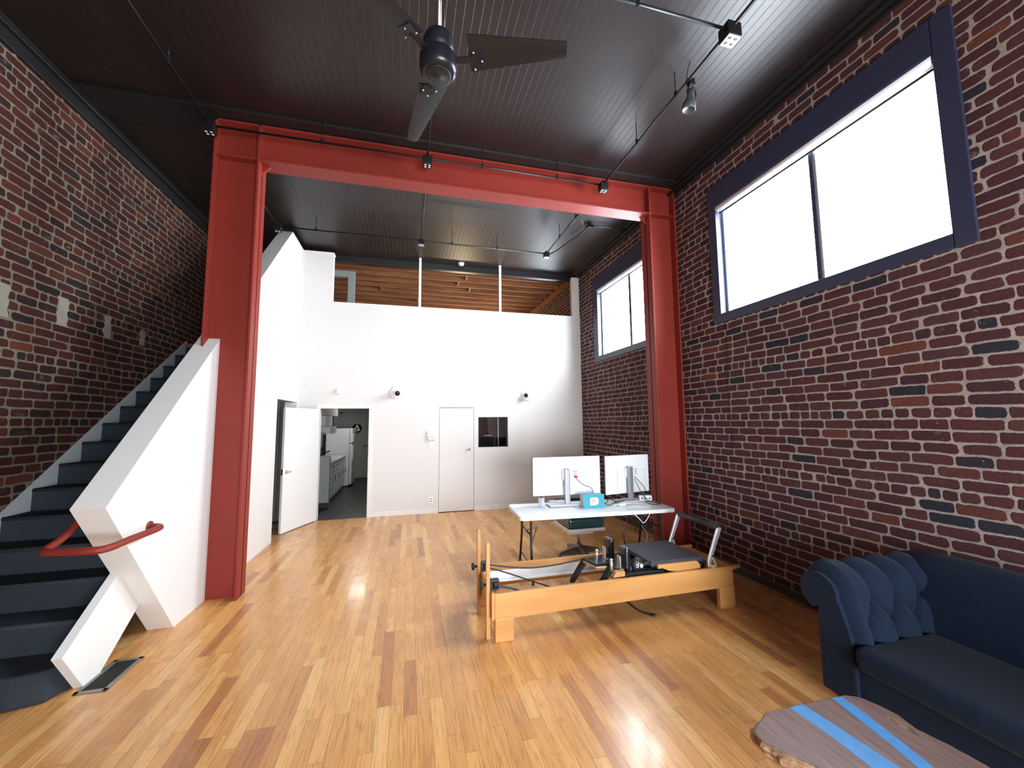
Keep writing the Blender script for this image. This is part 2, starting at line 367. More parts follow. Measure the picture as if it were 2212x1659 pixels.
def wall_x(name, mat, x0, x1, y0, y1, z0, z1, holes):
    """wall slab between x0 and x1 with rectangular holes (ya, yb, za, zb), sorted along y"""
    g = G(); y = y0
    for ya, yb, za, zb in sorted(holes):
        g.box(x0, x1, y, ya, z0, z1)
        if za > z0: g.box(x0, x1, ya, yb, z0, za)
        if zb < z1: g.box(x0, x1, ya, yb, zb, z1)
        y = yb
    g.box(x0, x1, y, y1, z0, z1)
    return struct(name, g, mat)
def wall_y(name, mat, y0, y1, x0, x1, z0, z1, holes):
    g = G(); x = x0
    for xa, xb, za, zb in sorted(holes):
        g.box(x, xa, y0, y1, z0, z1)
        if za > z0: g.box(xa, xb, y0, y1, z0, za)
        if zb < z1: g.box(xa, xb, y0, y1, zb, z1)
        x = xb
    g.box(x, x1, y0, y1, z0, z1)
    return struct(name, g, mat)

struct('floor', G().box(XL-.1, XR+.1, YFRONT-.1, YB, -.2, 0), 'oak_strip_floor')
W1, W2, W3 = (1.86, 4.08, 3.10, 4.53), (5.20, 7.40, 3.10, 4.53), (9.7, 11.9, 3.35, 4.35)
wall_x('wall_right', 'brick_right', XR, XR+.36, YFRONT-.1, YEND+.1, 0, 5.8, [W1, W2, W3])
wall_x('wall_left', 'brick_left', XL-.3, XL, YFRONT-.1, YEND+.1, 0, 5.8, [])
wall_y('wall_front', 'white_wall', YFRONT-.25, YFRONT, XL, XR, 0, 5.8, [(.2, 3.2, .3, 2.4)])
struct('ceiling', G().box(XL, XR, YFRONT, 8.66, ZC, ZC+.12), 'ceiling_beadboard')
# white back wall: kitchen doorway, flush door, dark interior window
wall_y('wall_back', 'white_wall', YB, YB+.14, XP, XR, 0, ZP-.03, [(-1.625, -.735, 0, 2.09), (.612, 1.327, 0, 2.10), (1.417, 2.053, 1.273, 1.90)])
struct('wall_loft', G().box(XP, -1.477, YB, YB+.14, ZP-.03, ZT), 'white_wall')
struct('trim_1', G().box(-1.477, XR, YB-.012, YB+.16, ZP-.03, ZP+.005, .004).box(XP-.2, -1.465, YB-.012, YB+.16, ZT, ZT+.03, .004), 'white_paint')
# stair wall, a sloped white wall with a free end that leans forward
SW = [(3.42, 1.235), (4.40, 0), (7.03, 0), (7.03, 2.19), (8.16, 2.19), (8.16, 0), (YB, 0), (YB, ZT), (7.463, ZT)]
def stairwall():
    g = G()
    # two pieces so that no polygon is concave around the opening
    g.prism([(3.42, 1.235), (4.40, 0), (7.03, 0), (7.03, 4.735)], 'x', XP-.2, XP)
    g.prism([(7.03, 2.19), (8.16, 2.19), (8.16, ZT), (7.463, ZT), (7.03, 4.735)], 'x', XP-.2, XP)
    g.prism([(8.16, 0), (YB+.14, 0), (YB+.14, ZT), (8.16, ZT)], 'x', XP-.2, XP)
    return g
struct('wall_stair', stairwall(), 'white_wall')
# baseboards
struct('baseboard_back', G().box(1.327+.01, XR, YB-.014, YB, 0, .09, .003).box(-.69, .60, YB-.014, YB, 0, .09, .003), 'white_trim')
g = G().box(XR-.02, XR, YFRONT, YB-.01, .012, .085, .004)
struct('baseboard_right', g, 'dark_wood')
# black edge trims of the ceiling
g = G()
for k, (a, z0) in enumerate(((.02, 5.10), (.06, 5.15), (.11, 5.20))): g.box(XR-a, XR, YFRONT, 8.66, z0, z0+.04 if k < 2 else ZC, .005)
struct('trim_2', g, 'black_paint')
struct('trim_3', G().box(XL, XL+.03, YFRONT, 8.66, 5.06, 5.20, .004).box(XL, XL+.07, YFRONT, 8.66, 5.18, ZC, .006), 'black_paint')
struct('trim_4', G().box(XL+.03, XR-.02, 4.70, 5.14, 5.215, ZC, .004), 'black_paint')
struct('trim_5', G().box(XL+.03, XR-.02, 8.60, 8.72, 5.12, 5.30, .004), 'black_paint')

# loft: slab, rough joist ceiling, far wall
struct('floor_loft', G().box(XP, XR, YB+.14, YEND, 2.95, 3.10).box(XL, XP-.2, 7.26, YEND, 2.95, 3.04), 'maple')  # unseen floor, pale wood chosen to bounce light onto the joists
ce = struct('ceiling_loft', G().box(XL, XR, 8.66, YEND, 5.53, 5.6), 'loft_sheathing')
y = 8.78
while y < 13.9:
    obj('joist', G().box(XL, XR, y, y+.045, 5.25, 5.53), 'joist_wood', ce); y += .405
for x, yy in ((-.7, 8.83), (1.15, 9.63), (1.5, 10.04), (-.75, 10.44), (.2, 11.25), (1.3, 9.23)):
    obj('blocking', G().box(x, x+.04, yy, yy+.36, 5.27, 5.52), 'joist_wood', ce)
struct('trim_6', G().box(XR-.045, XR, 8.72, YEND, 5.10, 5.25), 'joist_wood')
struct('wall_far', G().box(XL, XR, YEND, YEND+.12, -.2, 5.8), 'kitchen_wall_paint')

# kitchen shell
struct('floor_kitchen', G().box(XL, XR, YB, YEND, -.2, -.002), 'kitchen_tile')
struct('wall_kitchen_right', G().box(-.40, -.30, YB+.14, YEND, 0, 2.7), 'kitchen_wall_paint')
struct('wall_kitchen_left', G().box(-2.45, -2.35, YB+.14, YEND, 0, 2.7), 'kitchen_wall_paint')
struct('ceiling_kitchen', G().box(-2.45, -.30, YB+.14, YEND, 2.62, 2.70), 'kitchen_wall_paint')
struct('baseboard_kitchen', G().box(-2.35, -.40, YEND-.012, YEND, 0, .012), 'black_paint')
struct('wall_soffit', G().box(-2.35, -1.80, 9.62, 11.4, 1.98, 2.62), 'kitchen_wall_paint')
# closed off space under the stair seen through the side doorway
struct('wall_closet', G().box(-3.38, -2.21, 8.5, 8.56, 0, 2.9), 'kitchen_wall_paint')

# roof slab keeps the daylight out
struct('ceiling_roof', G().box(XL-.3, XR+.36, YFRONT-.25, YEND+.12, 5.8, 5.95), 'black_paint')

# ------------------------------------------------------------------ windows
def window(n, Y0, Y1, Z0, Z1, fy0, fy1, fz0, fz1, mull, blind=True):
    """frame boards on the brick (outer fy/fz, opening Y/Z), sash set back in the wall"""
    o = bpy.data.objects.new('window_%d' % n, None); COL.objects.link(o); o.location = (XR, (Y0+Y1)/2, Z0); o['kind'] = 'structure'
    ox, oy, oz = o.location
    def part(name, g, mat):
        for v in g.bm.verts: v.co -= Vector((ox, oy, oz))
        return obj(name, g, mat, o)
    x0, x1 = XR-.022, XR+.004
    g = G().box(x0, x1, fy0, Y0+.012, fz0, fz1, .004).box(x0, x1, Y1-.012, fy1, fz0, fz1, .004)
    g.box(x0, x1, Y0, Y1, fz0, Z0+.012, .004).box(x0, x1, Y0, Y1, Z1-.012, fz1, .004)
    # jamb linings
    g.box(XR, XR+.22, Y0, Y0+.012, Z0, Z1).box(XR, XR+.22, Y1-.012, Y1, Z0, Z1).box(XR, XR+.22, Y0, Y1, Z0, Z0+.012).box(XR, XR+.22, Y0, Y1, Z1-.012, Z1)
    part('casing', g, 'navy_paint')
    part('outer_reveal', G().box(XR+.20, XR+.40, Y0-.05, Y0+.014, Z0-.05, Z1+.05).box(XR+.20, XR+.40, Y1-.014, Y1+.05, Z0-.05, Z1+.05).box(XR+.2, XR+.42, Y0, Y1, Z0-.05, Z0+.014), 'pale_stucco')
    sx0, sx1, t = XR+.07, XR+.12, .035
    g = G().box(sx0, sx1, Y0+.012, Y0+.012+t, Z0+.012, Z1-.012, .004).box(sx0, sx1, Y1-.012-t, Y1-.012, Z0+.012, Z1-.012, .004)
    g.box(sx0, sx1, Y0+.012, Y1-.012, Z0+.012, Z0+.012+t, .004).box(sx0, sx1, Y0+.012, Y1-.012, Z1-.012-t, Z1-.012, .004)
    part('sash_frame', g, 'aluminium')
    part('mullion', G().box(sx0-.02, sx1, mull-.022, mull+.022, Z0+.03, Z1-.03, .004), 'navy_paint')
    part('mullion_track', G().box(sx0-.012, sx0+.01, mull-.045, mull-.024, Z0+.03, Z1-.03, .002), 'aluminium')
    part('glass', G().box(sx0+.024, sx0+.028, Y0+.03, Y1-.03, Z0+.03, Z1-.03), 'window_glass')
    if blind:
        part('roller_blind', G().tube([(XR+.012, Y0+.02, 4.475), (XR+.012, Y1-.02, 4.475)], .042, 20).box(XR+.02, XR+.026, Y0+.03, Y1-.03, 4.44, 4.52), 'roller_fabric')
        part('hem_bar', G().box(XR+.018, XR+.034, Y0+.03, Y1-.03, 4.405, 4.43, .004), 'black_metal')
    return o
window(1, *W1, 1.744, 4.194, 3.004, 4.795, 2.88)
window(2, *W2, 5.10, 7.585, 3.004, 4.795, 6.27)
window(3, *W3, 9.6, 12.0, 3.25, 4.45, 10.8, False)
o = bpy.data.objects.new('window_4', None); COL.objects.link(o); o.location = (1.7, YFRONT, .3); o['kind'] = 'structure'
g = G()
for x in (-1.5, -.03, 1.45): g.box(x, x+.05, -.14, -.06, 0, 2.1)
for z in (0, 2.05): g.box(-1.5, 1.5, -.14, -.06, z, z+.05)
obj('frame', g, 'navy_paint', o); obj('glass', G().box(-1.5, 1.5, -.105, -.10, 0, 2.1), 'window_glass', o)
# small dark interior window in the white wall
o = bpy.data.objects.new('window_5', None); COL.objects.link(o); o.location = (1.735, YB, 1.586); o['kind'] = 'structure'
obj('frame', G().box(-.318, -.306, 0, .12, -.313, .314).box(.306, .318, 0, .12, -.313, .314).box(-.318, .318, 0, .12, -.313, -.301).box(-.318, .318, 0, .12, .302, .314), 'black_paint', o)
obj('glass', G().box(-.306, .306, .05, .054, -.301, .302), 'window_glass', o)
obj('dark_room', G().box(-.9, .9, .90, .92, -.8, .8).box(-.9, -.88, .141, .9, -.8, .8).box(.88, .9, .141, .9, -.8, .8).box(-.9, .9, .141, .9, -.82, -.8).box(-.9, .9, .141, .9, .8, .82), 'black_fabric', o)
obj('white_post', G().box(-.33, -.24, .45, .5, -.12, .8), 'white_paint', o); obj('door_edge', G().box(.19, .205, .4, .43, -.8, .8), 'white_paint', o)
obj('shelf_edge', G().box(-.08, .10, .6, .63, -.10, -.085), 'white_paint', o)

# doors
def handle(g, x, z, s, ydir=-1):
    g.lathe([(.0, 0), (.026, 0), (.026, .006), (.01, .01), (.01, .04), (0, .04)], (x, 0, z), 16, (PI/2 if ydir < 0 else -PI/2, 0, 0))
    g.tube([(x, ydir*.038, z), (x+s*.03, ydir*.045, z), (x+s*.075, ydir*.04, z-.004)], .008, 8)
    return g
o = bpy.data.objects.new('door_1', None); COL.objects.link(o); o.location = (.612, YB, 0); o['kind'] = 'structure'
obj('door_panel', G().box(.006, .709, .004, .045, .012, 2.092, .002), 'white_wall', o)
obj('door_closer_line', G().box(.02, .69, -.006, .004, 2.094, 2.10, .001), 'black_metal', o)
obj('lever_handle', handle(G(), .62, 1.24, -1), 'steel', o)
ang = math.atan2(7.425-8.29, -1.985+1.625)     # the open kitchen door, hinged at the doorway's left jamb
o = bpy.data.objects.new('door_2', None); COL.objects.link(o); o.location = (-1.625, YB-.012, 0); o.rotation_euler = (0, 0, ang); o['kind'] = 'structure'
obj('door_panel', G().box(.01, .93, -.042, 0, .012, 2.07, .002), 'white_paint', o)
h = obj('lever_handle', handle(G(), .86, 1.0, -1, 1), 'steel', o)
h2 = obj('lever_handle', handle(G(), .86, 1.0, -1, -1), 'steel', o); h2.location = (0, -.042, 0)
obj('latch_plate', G().box(.93, .932, -.034, -.010, .95, 1.05), 'black_metal', o)
o = bpy.data.objects.new('door_3', None); COL.objects.link(o); o.location = (-2.1, YEND, 0); o['kind'] = 'structure'
obj('door_panel', G().box(0, .86, -.04, -.001, .01, 2.1, .003), 'kitchen_wall_paint', o)
obj('door_frame', G().box(-.06, 0, -.03, -.001, 0, 2.16, .004).box(.86, .92, -.03, -.001, 0, 2.16, .004).box(-.06, .92, -.03, -.001, 2.1, 2.17, .004), 'kitchen_wall_paint', o)
obj('lever_handle', G().tube([(.80, -.04, 1.05), (.80, -.08, 1.05), (.69, -.085, 1.05)], .011), 'steel', o)
# casing of the kitchen doorway
struct('trim_7', G().box(-.735, -.672, YB-.016, YB+.002, 0, 2.089).box(-1.69, -.672, YB-.016, YB+.002, 2.09, 2.155).box(-1.69, -1.625, YB-.016, YB+.002, 0, 2.089)
       .box(-.745, -.735, YB, YB+.14, 0, 2.09).box(-1.625, -.735, YB, YB+.14, 2.08, 2.09), 'white_trim')
# loft posts, right end post
struct('trim_8', G().box(.175, .225, 8.36, 8.41, ZP, 5.25), 'white_paint')
struct('trim_9', G().box(1.895, 1.945, 8.36, 8.41, ZP, 5.25), 'white_paint')
struct('trim_10', G().box(3.60, XR, YB+.02, YB+.12, ZP, 5.10, .004), 'white_trim')
g = G().box(-1.62, -1.16, 9.0, 9.08, 4.94, 5.08, .004).box(-1.30, -1.16, 9.0, 9.08, 3.1, 4.94, .004)
struct('trim_11', g, 'grey_trim')


# cement filled pockets in the left brick wall
def patch(y0, y1, z0, z1, sd):
    rnd = random.Random(sd); pts = []
    for k in range(9): pts.append((y0+rnd.uniform(-.015, .015), z0+(z1-z0)*k/8))
    for k in range(9): pts.append((y1+rnd.uniform(-.015, .015), z1-(z1-z0)*k/8))
    return struct('trim_%d' % (20+sd), G().prism(pts, 'x', XL-.01, XL+.006), 'mortar_patch')
for k_, (ya_, yb_, za_, zb_) in enumerate(((4.25, 4.40, 2.74, 3.03), (4.90, 5.03, 2.80, 3.09), (5.54, 5.64, 2.80, 3.07), (6.18, 6.27, 2.84, 3.04))): patch(ya_, yb_, za_, zb_, k_)

# ------------------------------------------------------------------ steel frame
t = thing('steel_frame', 'red painted steel portal frame spanning the room, two columns and a beam', 'steel frame', (-1.9, YF, 0))
def rel(g, t):
    for v in g.bm.verts: v.co -= t.location
    return g
FD = .235
def column(xa, xb, pa):
    g = G().box(xa, xa+.022, YF, YF+FD, 0, 5.205, .002).box(xb-.022, xb, YF, YF+FD, 0, 5.205, .002).box(xa, xb, YF+.11, YF+.125, 0, 5.205)
    c = obj('column', rel(g, t), 'red_steel', t)
    obj('stiffener', rel(G().box(xa+.02, xb-.02, YF+.01, YF+FD-.01, 4.785, 4.80, .001), t), 'red_steel', c)
    obj('cap_plate', rel(G().box(xa, xb, YF, YF+FD, 5.185, 5.205, .001), t), 'red_steel', c)
    return c
column(-2.13, -1.676, t); column(3.335, XR-.006, t)
bm_ = obj('beam', rel(G().box(-1.676, 3.335, YF, YF+FD, 4.775, 4.798, .002).box(-1.676, 3.335, YF, YF+FD, 5.183, 5.205, .002).box(-1.676, 3.335, YF+.11, YF+.125, 4.79, 5.19), t), 'red_steel', t)
for xx, s in ((-1.676, 1), (3.335, -1)):
    obj('corner_gusset', rel(G().prism([(xx, 4.776), (xx+s*.09, 4.776), (xx, 4.68)], 'y', YF+.108, YF+.128), t), 'red_steel', t)

# ------------------------------------------------------------------ staircase
RISE, RUN, Y1N = .2025, .2715, 3.445
t = thing('staircase', 'steep straight staircase with dark blue-grey carpet along the left brick wall', 'staircase', (-2.8, 3.45, 0))
for i in range(15):
    z = RISE*(i+1); y = Y1N+RUN*i
    xr = -2.205
    g = G()
    if i == 0:
        g.prism([(XL, y-.03), (-2.42, y-.03), (-2.26, y+.015), (-2.215, y+.17), (-2.215, y+RUN+.02), (XL, y+RUN+.02)], 'z', 0, z, .02)
    else:
        g.box(XL+.002, xr, y, y+RUN+.03, z-RISE-.06, z, .018, 3)
        g.tube([(XL+.002, y+.014, z-.016), (xr, y+.014, z-.016)], .02, 10)
    obj('carpeted_step', rel(g, t), 'carpet', t)
def sline(y): return 1.055+.7477*(y-4.538)
obj('wall_stringer', rel(G().prism([(3.2, sline(3.2)), (3.2, 0), (3.5, 0), (7.28, sline(7.28)-.30), (7.28, sline(7.28))], 'x', XL, XL+.02), t), 'stringer_paint', t)
obj('outer_stringer', rel(G().prism([(3.385, .30), (3.60, 0), (3.745, 0), (4.6, .65), (4.6, 1.21)], 'x', -2.203, -2.145), t), 'white_paint', t)
obj('landing_edge', rel(G().box(XL+.01, -2.2, 7.22, 7.26, 3.0, 3.06), t), 'joist_wood', t)
t = thing('handrail', 'bent red pipe handrail wrapping around the end of the white stair wall', 'handrail', (-2.0, 3.6, .95))
obj('rail', rel(G().tube([(-1.998, 3.93, .985), (-1.93, 3.93, .985), (-1.89, 3.86, .985), (-1.885, 3.49, 1.0), (-1.875, 3.26, 1.0), (-1.96, 3.235, 1.0), (-2.09, 3.26, 1.0), (-2.20, 3.285, .997), (-2.265, 3.33, .995), (-2.262, 3.48, 1.03), (-2.262, 3.65, 1.14), (-2.262, 4.4, 1.70)], .024, 14, smooth=2), t), 'red_steel', t)
obj('wall_flange', rel(G().lathe([(0, 0), (.045, 0), (.045, .008), (0, .008)], (-2.0, 3.93, .985), 20, (0, PI/2, 0)), t), 'red_steel', t)

t = thing('floor_register', 'bronze metal floor air register beside the foot of the stairs', 'floor vent', (-2.055, 3.71, 0))
t.location = (-2.055, 3.71, .001)
obj('frame', G().box(-.095, .095, -.205, -.175, 0, .007, .002).box(-.095, .095, .175, .205, 0, .007, .002).box(-.095, -.068, -.205, .205, 0, .007, .002).box(.068, .095, -.205, .205, 0, .007, .002), 'register_metal', t)
g = G().box(-.07, .07, -.18, .18, 0, .002)
for k in range(26): g.box(-.068, .068, -.172+k*.0138, -.172+k*.0138+.005, .002, .006)
obj('louvre', g, 'register_dark', t)

# ------------------------------------------------------------------ ceiling fan
def disc(g, c, r, h, n=24, rot=None): return g.lathe([(0, 0), (r, 0), (r, h), (0, h)], c, n, rot)
t = thing('ceiling_fan', 'black three-blade industrial ceiling fan hanging from a long rod', 'ceiling fan', (.144, 2.234, 3.93))
obj('downrod', G().tube([(0, 0, .2), (0, 0, ZC-3.93)], .016, 12), 'steel', t)
obj('power_cable', G().tube([(.03, 0, .22), (.034, .005, .6), (.03, 0, ZC-3.93)], .006, 6), 'black_metal', t)
obj('ceiling_canopy', G().lathe([(.0, 0), (.03, 0), (.07, .06), (.07, .08), (0, .08)], (0, 0, ZC-3.93-.08)), 'fan_hub', t)
m_ = obj('motor_housing', G().lathe([(0, -.075), (.085, -.072), (.105, -.055), (.11, -.03), (.11, .03), (.10, .045), (.082, .05), (.08, .062), (.092, .07), (.092, .135), (.08, .17), (.05, .195), (.02, .20), (.02, .23), (0, .23)], n=36), 'fan_hub', t)
obj('bottom_cap', G().lathe([(0, -.088), (.02, -.088), (.022, -.084), (.06, -.084), (.066, -.080), (.072, -.080), (.074, -.075), (0, -.075)], n=32), 'fan_grey', m_)
for k in range(3):
    a = -.312 + k*2*PI/3
    Rm_ = Matrix.Rotation(a, 3, 'Z')
    g = G(); n = 18
    # blade: wide at the root, narrow at the tip, slightly pitched
    def blade(u, v, side):
        x = .19+.57*u; wl = .070*(1-u)+.030*u; wr = .120*(1-u)+.055*u
        y = -wr + (wl+wr)*v
        ca = .10+.06*u
        z = .02 + math.sin(.28*(1-.35*u))*(-y)*1.0 + ca*(v-.5)**2*.15 + side*.004
        return Rm_ @ Vector((x, y, z))
    b2 = g.bm
    top = [[b2.verts.new(blade(i/n, j/6, 1)) for j in range(7)] for i in range(n+1)]
    bot = [[b2.verts.new(blade(i/n, j/6, -1)) for j in range(7)] for i in range(n+1)]
    for i in range(n):
        for j in range(6):
            b2.faces.new((top[i][j], top[i+1][j], top[i+1][j+1], top[i][j+1])); b2.faces.new((bot[i][j], bot[i][j+1], bot[i+1][j+1], bot[i+1][j]))
        b2.faces.new((top[i][0], bot[i][0], bot[i+1][0], top[i+1][0])); b2.faces.new((top[i][6], top[i+1][6], bot[i+1][6], bot[i][6]))
    for j in range(6):
        b2.faces.new((top[0][j], top[0][j+1], bot[0][j+1], bot[0][j])); b2.faces.new((top[n][j], bot[n][j], bot[n][j+1], top[n][j+1]))
    bl = obj('blade', g, 'fan_grey', t)
    g = G().box(.08, .215, -.022, .022, .008, .02, .004).box(.185, .27, -.045, .045, .012, .020, .003, rot=(-.28, 0, 0))
    for v in g.bm.verts: v.co = Rm_ @ v.co
    obj('blade_arm', g, 'fan_hub', bl)
    for x, y in ((.215, -.045), (.215, .04), (.26, 0)):
        p = Rm_ @ Vector((x, y, -.002 - .28*y)); obj('bolt', G().lathe([(0, -.004), (.007, -.002), (.007, .006), (0, .006)], p, 10), 'steel', bl)

# ------------------------------------------------------------------ conduits, outlet boxes, spot
def conduit(name, pts, r, hangers, label, loc):
    t = thing(name, label, 'conduit', loc, 0, 'hanging electrical conduits')
    a, c = pts
    runs = [(a, c)] if abs(a[1]-c[1]) < .1 else [(a, (a[0], 4.70, a[2])), ((a[0], 5.10, a[2]), c)]   # broken where the steel beam crosses
    for p, q in runs: obj('pipe', rel(G().tube([p, q], r, 10), t), 'black_metal', t)
    for h in hangers:
        obj('hanger', rel(G().tube([(h[0], h[1], h[2]+.01), (h[0], h[1], ZC)], .005, 6).box(h[0]-.012, h[0]+.012, h[1]-.012, h[1]+.012, h[2]-.02, h[2]+.05, .004), t), 'black_metal', t)
    return t
ZQ, YQ, YQ2, YQ0 = 5.0, 4.70, 7.0, 2.46
XQ = (-2.10, .18, 2.52)
conduit('conduit', [(XQ[0], YQ, ZQ), (XQ[2], YQ, ZQ)], .0125, [(-1.0, YQ, ZQ), (.86, YQ, ZQ), (1.86, YQ, ZQ)], 'black conduit running across the front of the red beam', (XQ[1], YQ, ZQ))
conduit('conduit', [(XQ[0], YQ2, ZQ), (XQ[2], YQ2, ZQ)], .0125, [(-1.53, YQ2, ZQ), (-.63, YQ2, ZQ), (.72, YQ2, ZQ), (1.55, YQ2, ZQ)], 'black conduit crossing the ceiling behind the red beam, above the white wall', (XQ[1], YQ2, ZQ))
conduit('conduit', [(XQ[1]+.0, YQ0, ZQ), (XQ[2], YQ0, ZQ)], .0125, [(1.67, YQ0, ZQ)], 'black conduit crossing toward the large outlet box nearest the camera', (1.3, YQ0, ZQ))
conduit('conduit', [(XQ[0], 1.5, ZQ), (XQ[0], 6.98, ZQ)], .0125, [(XQ[0], 3.9, ZQ)], 'black conduit running along the dark left side of the ceiling', (XQ[0], 4, ZQ))
conduit('conduit', [(XQ[1], 1.5, ZQ), (XQ[1], 6.98, ZQ)], .0125, [(XQ[1], 3.4, ZQ), (XQ[1], 6.2, ZQ)], 'black conduit along the middle of the ceiling, passing behind the fan', (XQ[1], 4, ZQ))
conduit('conduit', [(XQ[2], 1.2, ZQ), (XQ[2], 6.98, ZQ)], .0125, [(XQ[2], 3.15, ZQ), (XQ[2], 3.85, ZQ), (XQ[2], 5.6, ZQ), (XQ[2], 6.3, ZQ)], 'black conduit on the right carrying the grey spotlight', (XQ[2], 4, ZQ))
def outlet_box(loc, tilt, plate, label, s=1.0, rz=0):
    t = thing('outlet_box', label, 'outlet box', loc, rz, 'ceiling outlet boxes')
    obj('box_body', G().box(-.055*s, .055*s, -.05*s, .05*s, -.075*s, .03*s, .004), 'black_metal', t)
    pl = obj('cover_plate', G().box(-.052*s, .052*s, -.046*s, .046*s, -.081*s, -.0745*s, .002), plate, t)
    for i in (-1, 1):
        for j in (-1, 1):
            obj('socket', G().box(i*.024*s-.012*s, i*.024*s+.012*s, j*.02*s-.009*s, j*.02*s+.009*s, -.084*s, -.0805*s, .002), 'white_mark' if plate == 'black_metal' else 'black_metal', pl)
    obj('clamp', G().box(-.012*s, .012*s, -.012*s, .012*s, .03*s, .08*s, .003), 'black_metal', t)
    return t
outlet_box((XQ[0], YQ-.02, ZQ-.02), 0, 'black_metal', 'black outlet box at the left end of the beam conduit, beside the red column top')
outlet_box((XQ[1], YQ-.02, ZQ-.03), 0, 'black_metal', 'black outlet box in the middle of the beam, below the fan')
outlet_box((XQ[2], YQ-.02, ZQ-.02), 0, 'black_metal', 'black four-socket outlet box near the right end of the beam')
outlet_box((XQ[2], YQ0, ZQ-.01), 0, 'outlet_grey', 'outlet box with pale grey plate, nearest the camera at top right', 1.15)
outlet_box((XQ[0], YQ2, ZQ-.01), 0, 'black_metal', 'small dark outlet box above the peak of the white stair wall', .9)
outlet_box((XQ[1], YQ2, ZQ-.01), 0, 'outlet_grey', 'small outlet box behind the beam, halfway along the far conduit', .9)
outlet_box((XQ[2], YQ2, ZQ-.01), 0, 'outlet_grey', 'small outlet box where the far conduit meets the loose cables', .9)
t = thing('spotlight', 'grey cone-shaped spotlight clamped to the right-hand conduit', 'spotlight', (2.56, 2.98, 4.93))
obj('clamp', G().box(-.03, .03, -.025, .025, .03, .10, .006).tube([(-.05, 0, .08), (.02, 0, .08)], .010, 8), 'black_metal', t)
obj('yoke', G().tube([(-.045, 0, -.10), (-.045, 0, -.02), (-.02, 0, .03), (.02, 0, .03), (.045, 0, -.02), (.045, 0, -.10)], .007, 8), 'black_metal', t)
obj('lamp_head', G().lathe([(0, 0), (.028, -.005), (.034, -.05), (.040, -.10), (.058, -.14), (.062, -.145), (.062, -.20), (.056, -.205), (.050, -.19), (0, -.17)], (0, 0, 0), 24, (.10, .12, 0)), 'spot_grey', t)
obj('safety_cable', G().tube([(-.02, .02, .1), (.0, .05, .2), (.03, .03, .32)], .004, 6, smooth=1), 'black_metal', t)
# loose flexible cables by the far right box
t = thing('flexible_cable', 'black flexible cable looping from the far outlet box toward the brick wall', 'cable', (2.6, 6.7, 5.0))
obj('cable', rel(G().tube([(2.55, 6.98, 4.98), (2.68, 6.9, 5.02), (2.8, 6.6, 5.08), (2.95, 6.4, 5.14), (3.02, 6.2, 5.2), (3.15, 6.1, 5.2), (3.72, 6.15, 5.19)], .012, 8, smooth=2), t), 'black_metal', t)
obj('junction', rel(G().box(2.98, 3.08, 6.12, 6.22, 5.16, 5.22, .006), t), 'black_metal', t)
t = thing('flexible_cable', 'thin black cable hanging in a slack loop from the conduit behind the beam', 'cable', (2.55, 5.5, 5.0))
obj('cable', rel(G().tube([(2.5, 5.5, 5.0), (2.62, 5.55, 4.93), (2.72, 5.8, 4.95), (2.8, 6.2, 5.1), (2.78, 6.4, 5.16)], .006, 8, smooth=2), t), 'black_metal', t)
t = thing('smoke_detector', 'round white smoke detector on the dark ceiling above the loft parapet', 'smoke detector', (1.07, 8.45, ZC))
obj('base', G().lathe([(0, -.022), (.066, -.022), (.068, -.01), (.068, 0), (0, 0)]), 'white_plastic', t)
obj('sensor_cap', G().lathe([(0, -.05), (.045, -.048), (.055, -.038), (.057, -.022), (0, -.022)]), 'white_plastic', t)

# ------------------------------------------------------------------ fittings on the white back wall
def sconce(x, z, dark, label, rz):
    t = thing('wall_lamp', label, 'wall lamp', (x, YB, z), 0, 'round white wall lamps')
    obj('back_plate', G().lathe([(0, 0), (.135, 0), (.135, .012), (.11, .03), (.05, .036), (0, .036)], (0, 0, 0), 32, (PI/2, 0, 0)), 'white_plastic', t)
    hd = obj('lamp_head', G().lathe([(0, 0), (.045, .0), (.062, .03), (.066, .12), (.060, .125), (.052, .115), (0, .10)], (0, -.035, 0), 28, (PI/2+.25, 0, rz)), 'white_plastic', t)
    d = Euler((PI/2+.25, 0, rz)).to_matrix() @ Vector((0, 0, .112))
    obj('dark_lens', G().lathe([(0, 0), (dark, 0), (dark, .006), (0, .006)], d+Vector((0, -.035, 0)), 24, (PI/2+.25, 0, rz)), 'black_metal', hd)
sconce(-.225, 2.40, .050, 'round white wall lamp with black centre, above the doorway side', .1)
sconce(2.475, 2.38, .040, 'round white wall lamp near the brick corner, above the square window', -.5)
t = thing('motion_sensor', 'small white box sensor high on the wall above the kitchen doorway', 'sensor', (-1.296, YB, 2.41))
obj('housing', G().box(-.045, .045, -.05, 0, -.055, .055, .010), 'white_plastic', t); obj('lens', G().box(-.03, .03, -.054, -.048, -.04, .0, .004), 'white_paint', t)
t = thing('thermostat', 'white keypad thermostat on the wall left of the flush door', 'thermostat', (.46, YB, 1.53))
obj('housing', G().box(-.085, .085, -.035, 0, -.02, .10, .008), 'white_plastic', t); obj('display', G().box(-.045, .045, -.038, -.034, .07, .09, .001), 'outlet_grey', t)
g = G()
for i in range(4): g.box(-.06+i*.034, -.042+i*.034, -.039, -.034, .01, .055, .002)
obj('buttons', g, 'outlet_grey', t); obj('lower_cover', G().box(-.07, .075, -.045, 0, -.085, -.025, .006), 'white_paint', t)
t = thing('light_switch', 'white light switch plate under the thermostat', 'light switch', (.455, YB, 1.35))
obj('plate', G().box(-.035, .035, -.007, 0, -.06, .06, .003), 'white_plastic', t); obj('rocker', G().box(-.016, .016, -.011, -.006, -.033, .033, .002), 'white_plastic', t)
t = thing('wall_outlet', 'white wall outlet low beside the flush door', 'wall outlet', (.46, YB, .26))
